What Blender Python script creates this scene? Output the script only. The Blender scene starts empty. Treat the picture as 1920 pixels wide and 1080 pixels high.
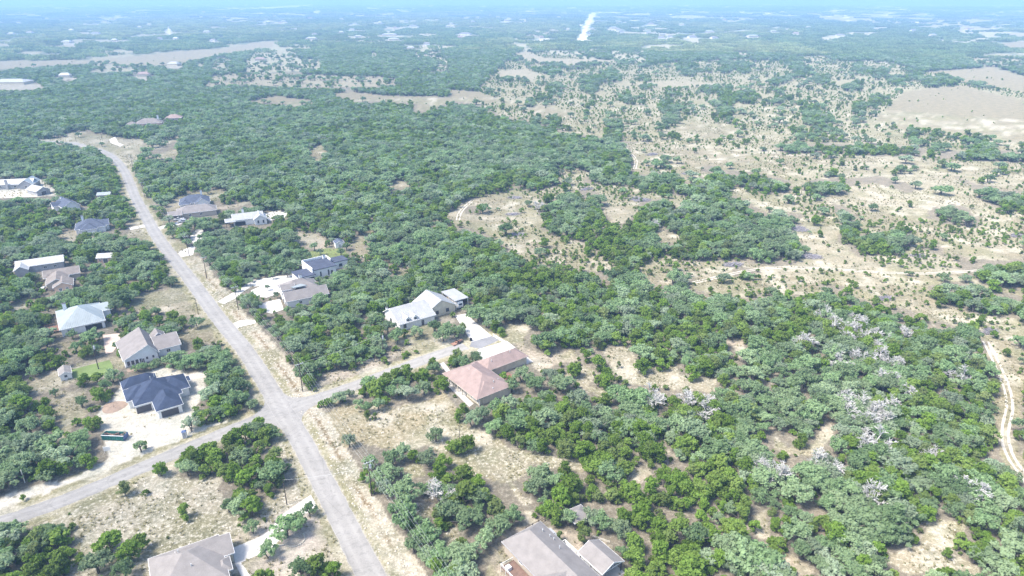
import bpy, math, random
import numpy as np
from math import radians, sin, cos, pi

# ------------------------------------------------------------------ camera, sky, sun, exposure
sc = bpy.context.scene
COL = sc.collection
CAM_H = 120.0
FPX = 1280.0                      # focal length in photo pixels (1920 wide)
HORIZON = -7.0
PITCH = math.atan((540.0 - HORIZON) / FPX)
CP, SP = cos(PITCH), sin(PITCH)
cam_d = bpy.data.cameras.new('camera')
cam = bpy.data.objects.new('camera', cam_d)
COL.objects.link(cam)
cam.location = (0, 0, CAM_H)
cam.rotation_euler = (pi / 2 - PITCH, 0, 0)
cam_d.sensor_width = 36.0
cam_d.lens = 36.0 * FPX / 1920.0
cam_d.clip_start = 1.0
cam_d.clip_end = 120000.0
sc.camera = cam

SUN_EL, SUN_AZ = radians(57), radians(-112)      # azimuth clockwise from +Y (view direction)
world = bpy.data.worlds.new('World')
sc.world = world
world.use_nodes = True
wn = world.node_tree
for n in list(wn.nodes):
    wn.nodes.remove(n)
sky = wn.nodes.new('ShaderNodeTexSky')
sky.sky_type = 'NISHITA'
sky.sun_disc = False
sky.sun_elevation = SUN_EL
sky.sun_rotation = SUN_AZ
sky.air_density = 1.0
sky.dust_density = 2.5
sky.ozone_density = 1.5
bg = wn.nodes.new('ShaderNodeBackground')
bg.inputs['Strength'].default_value = 0.14
wo = wn.nodes.new('ShaderNodeOutputWorld')
wn.links.new(sky.outputs[0], bg.inputs[0])
wn.links.new(bg.outputs[0], wo.inputs[0])
sun_d = bpy.data.lights.new('sun', 'SUN')
sun_d.energy = 2.85
sun_d.angle = radians(16)
sun_d.color = (1.0, 0.94, 0.84)
sun = bpy.data.objects.new('sun', sun_d)
COL.objects.link(sun)
sun.location = (0, 0, 300)
sun.rotation_euler = (pi / 2 - SUN_EL, 0, pi - SUN_AZ)
vs = sc.view_settings
vs.view_transform = 'Standard'
vs.look = 'None'
vs.exposure = 1.32
vs.gamma = 1.0
vs.use_curve_mapping = False
sc.render.engine = 'CYCLES'
cy = sc.cycles
cy.max_bounces = 5
cy.diffuse_bounces = 2
cy.glossy_bounces = 2
cy.transmission_bounces = 2
cy.transparent_max_bounces = 4
cy.volume_bounces = 1
cy.use_denoising = True
cy.caustics_reflective = False
cy.caustics_refractive = False

RNG = np.random.default_rng(7)
random.seed(5)


# ------------------------------------------------------------------ helpers
def Wp(px, py, z=0.0):
    """point of the place that stands at height z where the photo shows it"""
    x = (px - 960.0) / FPX
    y = -(py - 540.0) / FPX
    dz = -SP + y * CP
    t = (z - CAM_H) / dz
    return (x * t, (CP + y * SP) * t, z)


def W2(px, py, z=0.0):
    return np.array(Wp(px, py, z)[:2])


def Pp(X, Y, Z=0.0):
    Z = Z - CAM_H
    f = np.maximum(Y * CP - Z * SP, 1e-3)
    return 960.0 + FPX * X / f, 540.0 - FPX * (Y * SP + Z * CP) / f


def _hash(ix, iy, seed):
    h = (ix * 374761393 + iy * 668265263 + seed * 974634777) & 0xFFFFFFFF
    h = ((h ^ (h >> 13)) * 1274126177) & 0xFFFFFFFF
    h = h ^ (h >> 16)
    return (h & 0xFFFFFF) / float(0xFFFFFF)


def vnoise(x, y, scale, seed=0):
    x = np.asarray(x, float) / scale
    y = np.asarray(y, float) / scale
    ix = np.floor(x).astype(np.int64)
    iy = np.floor(y).astype(np.int64)
    fx, fy = x - ix, y - iy
    fx = fx * fx * (3 - 2 * fx)
    fy = fy * fy * (3 - 2 * fy)
    a, b = _hash(ix, iy, seed), _hash(ix + 1, iy, seed)
    c, d = _hash(ix, iy + 1, seed), _hash(ix + 1, iy + 1, seed)
    return (a * (1 - fx) + b * fx) * (1 - fy) + (c * (1 - fx) + d * fx) * fy


def fbm(x, y, scale, seed=0, oct=3):
    r, a, t = 0.0, 1.0, 0.0
    for i in range(oct):
        r = r + a * vnoise(x, y, scale / 2 ** i, seed + 17 * i)
        t += a
        a *= 0.55
    return r / t


def height(x, y):
    x = np.asarray(x, float)
    y = np.asarray(y, float)
    d = np.hypot(x, y)
    a = np.clip((d - 800) / 2000, 0, 1)
    h = a * 7.0 * (fbm(x, y, 1300, 3, 2) - 0.5)
    b = np.clip((d - 6000) / 9000, 0, 1)
    h = h + b * 95.0 * np.clip(fbm(x, y, 5200, 9, 3) - 0.42, 0, 1)
    return h


def newobj(name, data, parent=None):
    o = bpy.data.objects.new(name, data)
    COL.objects.link(o)
    if parent is not None:
        o.parent = parent
    return o


def tag(o, label=None, cat=None, group=None, kind=None):
    if label:
        o['label'] = label
    if cat:
        o['category'] = cat
    if group:
        o['group'] = group
    if kind:
        o['kind'] = kind
    return o


def empty(name, loc, rz=0.0):
    o = newobj(name, None)
    o.location = loc
    o.rotation_euler = (0, 0, rz)
    o.empty_display_size = 0.5
    return o


class MB:
    """collects geometry for one mesh"""
    def __init__(s):
        s.v, s.f, s.m = [], [], []

    def add(s, verts, faces, mi=0):
        b = len(s.v)
        s.v.extend([tuple(map(float, p)) for p in verts])
        s.f.extend([tuple(b + i for i in f) for f in faces])
        s.m.extend([mi] * len(faces))
        return s

    def box(s, x0, x1, y0, y1, z0, z1, mi=0):
        return s.add([(x0, y0, z0), (x1, y0, z0), (x1, y1, z0), (x0, y1, z0),
                      (x0, y0, z1), (x1, y0, z1), (x1, y1, z1), (x0, y1, z1)],
                     [(0, 3, 2, 1), (4, 5, 6, 7), (0, 1, 5, 4), (1, 2, 6, 5), (2, 3, 7, 6), (3, 0, 4, 7)], mi)

    def bar(s, a, b, r0, r1=None, n=5, mi=0):
        r1 = r0 if r1 is None else r1
        a, b = np.array(a, float), np.array(b, float)
        d = b - a
        L = np.linalg.norm(d)
        if L < 1e-6:
            return s
        d /= L
        u = np.cross(d, (0, 0, 1) if abs(d[2]) < 0.9 else (1, 0, 0))
        u /= np.linalg.norm(u)
        w = np.cross(d, u)
        vs_ = []
        for p, r in ((a, r0), (b, r1)):
            for k in range(n):
                t = 2 * pi * k / n
                vs_.append(p + r * (cos(t) * u + sin(t) * w))
        fs = [(k, (k + 1) % n, n + (k + 1) % n, n + k) for k in range(n)]
        fs += [tuple(range(n))[::-1], tuple(range(n, 2 * n))]
        return s.add(vs_, fs, mi)

    def path(s, pts, r, n=4, mi=0):
        for p, q in zip(pts[:-1], pts[1:]):
            s.bar(p, q, r, r, n, mi)
        return s

    def mesh(s, name, mats):
        me = bpy.data.meshes.new(name)
        me.from_pydata(s.v, [], s.f)
        for m in (mats if isinstance(mats, (list, tuple)) else [mats]):
            me.materials.append(m)
        if any(s.m):
            me.polygons.foreach_set('material_index', s.m)
        me.update()
        return me

    def build(s, name, mats, parent=None):
        return newobj(name, s.mesh(name, mats), parent)


# ------------------------------------------------------------------ materials
def mat_base(name):
    m = bpy.data.materials.new(name)
    m.use_nodes = True
    nt = m.node_tree
    for n in list(nt.nodes):
        nt.nodes.remove(n)
    out = nt.nodes.new('ShaderNodeOutputMaterial')
    return m, nt, out


def nd(nt, t, **kw):
    n = nt.nodes.new(t)
    for k, v in kw.items():
        if k in n.inputs:
            n.inputs[k].default_value = v
        else:
            setattr(n, k, v)
    return n


def mixrgb(nt, a, b, fac, blend='MIX'):
    m = nt.nodes.new('ShaderNodeMix')
    m.data_type = 'RGBA'
    m.blend_type = blend
    for sock, val in ((m.inputs[0], fac), (m.inputs[6], a), (m.inputs[7], b)):
        if isinstance(val, (int, float)):
            sock.default_value = val
        elif isinstance(val, tuple):
            sock.default_value = val if len(val) == 4 else (*val, 1)
        else:
            nt.links.new(val, sock)
    return m.outputs[2]


def ramp(nt, fac, stops):
    r = nt.nodes.new('ShaderNodeValToRGB')
    els = r.color_ramp.elements
    while len(els) < len(stops):
        els.new(0.5)
    for e, (p, c) in zip(els, stops):
        e.position = p
        e.color = c if len(c) == 4 else (*c, 1)
    nt.links.new(fac, r.inputs[0])
    return r.outputs[0]


def g(v):
    return (v, v, v, 1)


def noise_mat(name, col, scale=1.0, amt=0.25, rough=0.85, scale2=None, spec=0.2, bump=0.0, metal=0.0):
    """a plain painted or weathered surface: base colour with two sizes of blotch"""
    m, nt, out = mat_base(name)
    tc = nd(nt, 'ShaderNodeTexCoord')
    n1 = nd(nt, 'ShaderNodeTexNoise', Scale=scale, Detail=4.0)
    n2 = nd(nt, 'ShaderNodeTexNoise', Scale=scale2 or scale * 9, Detail=2.0)
    for n in (n1, n2):
        nt.links.new(tc.outputs['Object'], n.inputs['Vector'])
    f1 = ramp(nt, n1.outputs[0], [(0.3, g(1 - amt)), (0.7, g(1 + amt * 0.6))])
    f2 = ramp(nt, n2.outputs[0], [(0.3, g(1 - amt * 0.7)), (0.7, g(1 + amt * 0.5))])
    c = mixrgb(nt, col, f1, 1.0, 'MULTIPLY')
    c = mixrgb(nt, c, f2, 1.0, 'MULTIPLY')
    b = nd(nt, 'ShaderNodeBsdfPrincipled', Roughness=rough, Metallic=metal)
    b.inputs['Specular IOR Level'].default_value = spec
    nt.links.new(c, b.inputs['Base Color'])
    if bump:
        bp = nd(nt, 'ShaderNodeBump', Strength=bump, Distance=0.05)
        nt.links.new(n2.outputs[0], bp.inputs['Height'])
        nt.links.new(bp.outputs[0], b.inputs['Normal'])
    nt.links.new(b.outputs[0], out.inputs[0])
    return m


def metal_roof(name, col):
    m, nt, out = mat_base(name)
    tc = nd(nt, 'ShaderNodeTexCoord')
    n1 = nd(nt, 'ShaderNodeTexNoise', Scale=0.35, Detail=4.0)
    nt.links.new(tc.outputs['Object'], n1.inputs['Vector'])
    f1 = ramp(nt, n1.outputs[0], [(0.3, g(0.85)), (0.7, g(1.08))])
    c = mixrgb(nt, col, f1, 1.0, 'MULTIPLY')
    b = nd(nt, 'ShaderNodeBsdfPrincipled', Roughness=0.5, Metallic=0.15)
    b.inputs['Specular IOR Level'].default_value = 0.4
    nt.links.new(c, b.inputs['Base Color'])
    nt.links.new(b.outputs[0], out.inputs[0])
    return m


def foliage_mat(name, dark, light, warm, trans=0.25, silver=None):
    m, nt, out = mat_base(name)
    at = nd(nt, 'ShaderNodeAttribute', attribute_name='tone')
    oi = nd(nt, 'ShaderNodeObjectInfo')
    c = mixrgb(nt, dark, light, at.outputs['Fac'])
    c = mixrgb(nt, c, warm, ramp(nt, oi.outputs['Random'], [(0.0, g(0)), (0.35, g(0.1)), (1.0, g(0.75))]))
    if silver:
        m3 = nd(nt, 'ShaderNodeMath', operation='MULTIPLY')
        m3.inputs[1].default_value = 23.7
        f3 = nd(nt, 'ShaderNodeMath', operation='FRACT')
        nt.links.new(oi.outputs['Random'], m3.inputs[0])
        nt.links.new(m3.outputs[0], f3.inputs[0])
        c = mixrgb(nt, c, silver, ramp(nt, f3.outputs[0], [(0.0, g(0)), (0.72, g(0.0)), (1.0, g(0.6))]))
    mul = nd(nt, 'ShaderNodeMath', operation='MULTIPLY')
    mul.inputs[1].default_value = 7.13
    fr = nd(nt, 'ShaderNodeMath', operation='FRACT')
    nt.links.new(oi.outputs['Random'], mul.inputs[0])
    nt.links.new(mul.outputs[0], fr.inputs[0])
    c = mixrgb(nt, c, ramp(nt, fr.outputs[0], [(0.0, g(0.72)), (1.0, g(1.22))]), 1.0, 'MULTIPLY')
    d = nd(nt, 'ShaderNodeBsdfDiffuse', Roughness=0.6)
    t = nd(nt, 'ShaderNodeBsdfTranslucent')
    nt.links.new(c, d.inputs[0])
    nt.links.new(c, t.inputs[0])
    mx = nd(nt, 'ShaderNodeMixShader')
    mx.inputs[0].default_value = trans
    nt.links.new(d.outputs[0], mx.inputs[1])
    nt.links.new(t.outputs[0], mx.inputs[2])
    nt.links.new(mx.outputs[0], out.inputs[0])
    return m


def ground_mat():
    m, nt, out = mat_base('ground_cover')
    geo = nd(nt, 'ShaderNodeNewGeometry')
    at = nd(nt, 'ShaderNodeAttribute', attribute_name='soil')
    rk = nd(nt, 'ShaderNodeAttribute', attribute_name='stony')
    fa = nd(nt, 'ShaderNodeAttribute', attribute_name='fine')
    n1 = nd(nt, 'ShaderNodeTexNoise', Scale=0.9, Detail=6.0, Roughness=0.75)
    n2 = nd(nt, 'ShaderNodeTexNoise', Scale=0.16, Detail=5.0, Roughness=0.65)
    n3 = nd(nt, 'ShaderNodeTexNoise', Scale=3.2, Detail=3.0)
    vo = nd(nt, 'ShaderNodeTexVoronoi', Scale=1.5)
    for n in (n1, n2, n3, vo):
        nt.links.new(geo.outputs['Position'], n.inputs['Vector'])
    fm = mixrgb(nt, g(1), ramp(nt, n1.outputs[0], [(0.3, g(0.72)), (0.7, g(1.2))]), fa.outputs['Fac'])
    c = mixrgb(nt, at.outputs['Color'], fm, 1.0, 'MULTIPLY')
    c = mixrgb(nt, c, ramp(nt, n2.outputs[0], [(0.35, (0.8, 0.82, 0.78)), (0.65, (1.14, 1.1, 1.06))]), 1.0, 'MULTIPLY')
    fm3 = mixrgb(nt, g(1), ramp(nt, n3.outputs[0], [(0.3, g(0.72)), (0.7, g(1.22))]), fa.outputs['Fac'])
    c = mixrgb(nt, c, fm3, 1.0, 'MULTIPLY')
    # pale limestone showing through, and low weeds
    sp = ramp(nt, n1.outputs[0], [(0.50, g(0)), (0.62, g(1))])
    mu = nd(nt, 'ShaderNodeMath', operation='MULTIPLY')
    nt.links.new(sp, mu.inputs[0])
    nt.links.new(rk.outputs['Fac'], mu.inputs[1])
    c = mixrgb(nt, c, (0.58, 0.545, 0.47), mu.outputs[0])
    wd = ramp(nt, n3.outputs[0], [(0.60, g(0)), (0.74, g(0.5))])
    mu2 = nd(nt, 'ShaderNodeMath', operation='MULTIPLY')
    nt.links.new(wd, mu2.inputs[0])
    nt.links.new(rk.outputs['Fac'], mu2.inputs[1])
    c = mixrgb(nt, c, (0.13, 0.13, 0.08), mu2.outputs[0])
    b = nd(nt, 'ShaderNodeBsdfDiffuse', Roughness=0.9)
    bp = nd(nt, 'ShaderNodeBump', Strength=0.5, Distance=0.3)
    nt.links.new(n1.outputs[0], bp.inputs['Height'])
    nt.links.new(bp.outputs[0], b.inputs['Normal'])
    nt.links.new(c, b.inputs[0])
    nt.links.new(b.outputs[0], out.inputs[0])
    return m


def road_mat(name, col, patch=0.16):
    m, nt, out = mat_base(name)
    geo = nd(nt, 'ShaderNodeNewGeometry')
    ac = nd(nt, 'ShaderNodeAttribute', attribute_name='across')
    n1 = nd(nt, 'ShaderNodeTexNoise', Scale=0.12, Detail=5.0)
    n2 = nd(nt, 'ShaderNodeTexNoise', Scale=2.5, Detail=3.0)
    n3 = nd(nt, 'ShaderNodeTexNoise', Scale=0.5, Detail=6.0, Roughness=0.7)
    for n in (n1, n2, n3):
        nt.links.new(geo.outputs['Position'], n.inputs['Vector'])
    c = mixrgb(nt, col, ramp(nt, n1.outputs[0], [(0.3, g(1 - patch)), (0.7, g(1 + patch * 0.7))]), 1.0, 'MULTIPLY')
    c = mixrgb(nt, c, ramp(nt, n2.outputs[0], [(0.3, g(0.93)), (0.7, g(1.06))]), 1.0, 'MULTIPLY')
    c = mixrgb(nt, c, ramp(nt, n3.outputs[0], [(0.40, g(0.86)), (0.47, g(1.0)), (1.0, g(1.0))]), 1.0, 'MULTIPLY')
    vc = nd(nt, 'ShaderNodeTexVoronoi', Scale=0.11, feature='DISTANCE_TO_EDGE')
    nt.links.new(geo.outputs['Position'], vc.inputs['Vector'])
    c = mixrgb(nt, c, ramp(nt, vc.outputs['Distance'], [(0.0, g(0.88)), (0.008, g(0.92)), (0.016, g(1.0)), (1.0, g(1.0))]), 1.0, 'MULTIPLY')
    ab = nd(nt, 'ShaderNodeMath', operation='ABSOLUTE')
    nt.links.new(ac.outputs['Fac'], ab.inputs[0])
    c = mixrgb(nt, c, ramp(nt, ab.outputs[0], [(0.0, g(0.95)), (0.22, g(0.97)), (0.45, g(1.07)), (0.7, g(0.98)), (0.93, g(0.93)), (1.0, g(1.15))]), 1.0, 'MULTIPLY')
    b = nd(nt, 'ShaderNodeBsdfDiffuse', Roughness=0.9)
    nt.links.new(c, b.inputs[0])
    nt.links.new(b.outputs[0], out.inputs[0])
    return m


M = {
    'ground': ground_mat(),
    'road': road_mat('chip_seal_asphalt', (0.345, 0.331, 0.312), 0.10),
    'road_dark': road_mat('newer_asphalt', (0.26, 0.26, 0.27)),
    'concrete': noise_mat('concrete', (0.54, 0.52, 0.49), 0.12, 0.12, 0.9, 1.6),
    'gravel': noise_mat('gravel_drive', (0.50, 0.40, 0.34), 0.2, 0.18, 0.95, 2.5),
    'caliche': noise_mat('crushed_limestone', (0.50, 0.46, 0.39), 0.15, 0.18, 0.95, 1.8),
    'lawn': noise_mat('lawn_grass', (0.15, 0.205, 0.07), 0.15, 0.25, 0.95, 2.0),
    'oak': foliage_mat('live_oak_leaves', (0.135, 0.228, 0.098), (0.325, 0.460, 0.228), (0.350, 0.435, 0.260), 0.46, (0.41, 0.46, 0.37)),
    'juniper': foliage_mat('juniper_needles', (0.112, 0.198, 0.036), (0.252, 0.392, 0.070), (0.270, 0.362, 0.100), 0.46, (0.25, 0.27, 0.15)),
    'grove': foliage_mat('far_canopy_leaves', (0.115, 0.190, 0.075), (0.300, 0.410, 0.175), (0.330, 0.395, 0.200), 0.45),
    'grove_painted_sun': foliage_mat('far_canopy_painted_sun', (0.20, 0.27, 0.10), (0.40, 0.48, 0.21), (0.43, 0.46, 0.24), 0.45),  # lighter copy of the far canopy: sunlit bands put into the leaf colour
    'bark': noise_mat('grey_bark', (0.17, 0.15, 0.13), 3.0, 0.3),
    'dead': noise_mat('bleached_dead_wood', (0.50, 0.49, 0.47), 1.5, 0.25),
    'brush': noise_mat('weathered_brushwood', (0.36, 0.34, 0.37), 1.5, 0.25),
    'grass': foliage_mat('dry_grass', (0.27, 0.25, 0.14), (0.50, 0.45, 0.29), (0.30, 0.31, 0.15), 0.45),
    'rock': noise_mat('limestone', (0.50, 0.465, 0.40), 2.0, 0.22, 0.9),
    'navy_sh': noise_mat('navy_shingles', (0.043, 0.058, 0.100), 0.5, 0.25, 0.9, 5.0),
    'pink_sh': noise_mat('faded_terracotta_shingles', (0.285, 0.215, 0.195), 0.5, 0.16, 0.9, 5.0),
    'grey_sh': noise_mat('grey_shingles', (0.235, 0.218, 0.208), 0.5, 0.14, 0.9, 5.0),
    'taup_sh': noise_mat('taupe_shingles', (0.22, 0.203, 0.198), 0.5, 0.15, 0.9, 5.0),
    'brown_sh': noise_mat('brown_shingles', (0.215, 0.19, 0.175), 0.5, 0.2, 0.9, 5.0),
    'blue_sh': noise_mat('slate_blue_shingles', (0.085, 0.10, 0.14), 0.5, 0.2, 0.9, 5.0),
    'dark_flat': noise_mat('dark_membrane_roof', (0.065, 0.075, 0.11), 0.4, 0.2, 0.8, 4.0),
    'metal_pale': metal_roof('galvanised_roof', (0.29, 0.33, 0.345)),
    'metal_white': metal_roof('white_metal_roof', (0.37, 0.375, 0.38)),
    'white': noise_mat('white_siding', (0.74, 0.74, 0.73), 0.3, 0.08, 0.8),
    'cream': noise_mat('cream_stone', (0.60, 0.54, 0.42), 0.8, 0.15, 0.9),
    'peach': noise_mat('peach_stucco', (0.62, 0.45, 0.34), 0.5, 0.12, 0.9),
    'tanw': noise_mat('tan_siding', (0.48, 0.42, 0.35), 0.5, 0.12, 0.9),
    'greyw': noise_mat('grey_stone', (0.38, 0.38, 0.39), 0.8, 0.2, 0.9),
    'trim': noise_mat('white_trim', (0.78, 0.78, 0.77), 0.5, 0.06, 0.7),
    'dtrim': noise_mat('dark_trim', (0.09, 0.09, 0.10), 0.5, 0.1, 0.6),
    'door': noise_mat('dark_door', (0.10, 0.095, 0.105), 0.6, 0.15, 0.6),
    'opening_shade': noise_mat('painted_opening_shade', (0.05, 0.05, 0.055), 0.6, 0.2, 0.9),  # near-black colour standing in for the shade inside open bays
    'glass': noise_mat('window_glass', (0.045, 0.055, 0.07), 0.5, 0.2, 0.12, spec=0.6),
    'redwood': noise_mat('redwood_boards', (0.22, 0.125, 0.095), 1.2, 0.2, 0.9),
    'brownwood': noise_mat('brown_deck_boards', (0.20, 0.13, 0.10), 1.2, 0.2, 0.9),
    'fence_w': noise_mat('white_painted_wood', (0.78, 0.76, 0.72), 0.8, 0.08, 0.8),
    'pole': noise_mat('creosoted_pole', (0.085, 0.07, 0.06), 1.5, 0.25, 0.9),
    'steel': noise_mat('grey_steel', (0.50, 0.52, 0.53), 1.0, 0.1, 0.5),
    'wire': noise_mat('power_cable', (0.48, 0.49, 0.48), 1.0, 0.1, 0.5),
    'green_steel': noise_mat('dumpster_green_paint', (0.035, 0.17, 0.155), 0.8, 0.25, 0.6),
    'rust': noise_mat('rubbish_and_rust', (0.26, 0.17, 0.14), 1.2, 0.5, 0.9),
    'orange': noise_mat('orange_paint', (0.33, 0.19, 0.14), 1.0, 0.15, 0.5),
    'black': noise_mat('black_rubber', (0.025, 0.025, 0.027), 1.0, 0.2, 0.7),
    'carwhite': noise_mat('white_car_paint', (0.72, 0.73, 0.74), 0.6, 0.05, 0.25, spec=0.5),
    'cargrey': noise_mat('silver_car_paint', (0.40, 0.42, 0.45), 0.6, 0.05, 0.25, spec=0.5),
    'bluep': noise_mat('blue_plastic', (0.08, 0.12, 0.24), 0.6, 0.1, 0.5),
    'soil': noise_mat('brown_soil', (0.27, 0.205, 0.16), 0.6, 0.2, 0.95, 4.0),
}

# ------------------------------------------------------------------ where things lie (traced on the photo, laid on the ground)
HALF_W = 3.05
main_px = [(760, 1200), (697, 1080), (660, 1010), (627, 945), (594, 882), (560, 818), (530, 770), (497, 715), (458, 655), (405, 590),
           (369, 540), (334, 495), (296, 445), (268, 396), (254, 370), (244, 345), (233, 320), (213, 296), (190, 283), (160, 275),
           (138, 269), (100, 266), (60, 264), (20, 262), (-40, 258)]
cross_px = [(-160, 1040), (0, 981), (125, 936), (250, 884), (350, 841), (430, 808), (490, 785), (530, 770)]
side_px = [(530, 770), (580, 753), (655, 727), (730, 699), (805, 671), (880, 646), (915, 636)]


def smooth(pts, n=8):
    P = np.array(pts, float)
    P = np.vstack([2 * P[0] - P[1], P, 2 * P[-1] - P[-2]])
    o = []
    for i in range(1, len(P) - 2):
        for k in range(n):
            t = k / n
            o.append(0.5 * (2 * P[i] + (P[i + 1] - P[i - 1]) * t + (2 * P[i - 1] - 5 * P[i] + 4 * P[i + 1] - P[i + 2]) * t * t
                            + (3 * P[i] - P[i - 1] - 3 * P[i + 1] + P[i + 2]) * t ** 3))
    o.append(P[-2])
    return np.array(o)


MAIN = smooth([W2(*p) for p in main_px])
CROSS = smooth([W2(*p) for p in cross_px])
SIDE = smooth([W2(*p) for p in side_px])


def sdist(x, y, line):
    """distance to a polyline and which side (+ = right of its direction)"""
    best = np.full(x.shape, 1e9)
    side = np.ones(x.shape)
    for (ax, ay), (bx, by) in zip(line[:-1], line[1:]):
        dx, dy = bx - ax, by - ay
        L = dx * dx + dy * dy
        if L < 1e-9:
            continue
        t = np.clip(((x - ax) * dx + (y - ay) * dy) / L, 0, 1)
        qx, qy = x - ax - t * dx, y - ay - t * dy
        d = np.hypot(qx, qy)
        m = d < best
        best = np.where(m, d, best)
        side = np.where(m, np.sign(dy * (x - ax) - dx * (y - ay)), side)
    return best, side


def inpoly(px, py, poly):
    r = np.zeros(px.shape, bool)
    n = len(poly)
    j = n - 1
    for i in range(n):
        xi, yi = poly[i]
        xj, yj = poly[j]
        if yi != yj:
            c = ((yi > py) != (yj > py)) & (px < (xj - xi) * (py - yi) / (yj - yi) + xi)
            r ^= c
        j = i
    return r


# soil colours
LITTER = (0.195, 0.175, 0.14)
TAN = (0.225, 0.202, 0.142)
PALE = (0.275, 0.25, 0.185)
CAL = (0.53, 0.505, 0.45)
YEL = (0.285, 0.25, 0.165)
LAWN = (0.20, 0.24, 0.10)
PINK = (0.34, 0.295, 0.24)
STONY = (0.315, 0.292, 0.23)
FORF = (0.13, 0.165, 0.11)
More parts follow.
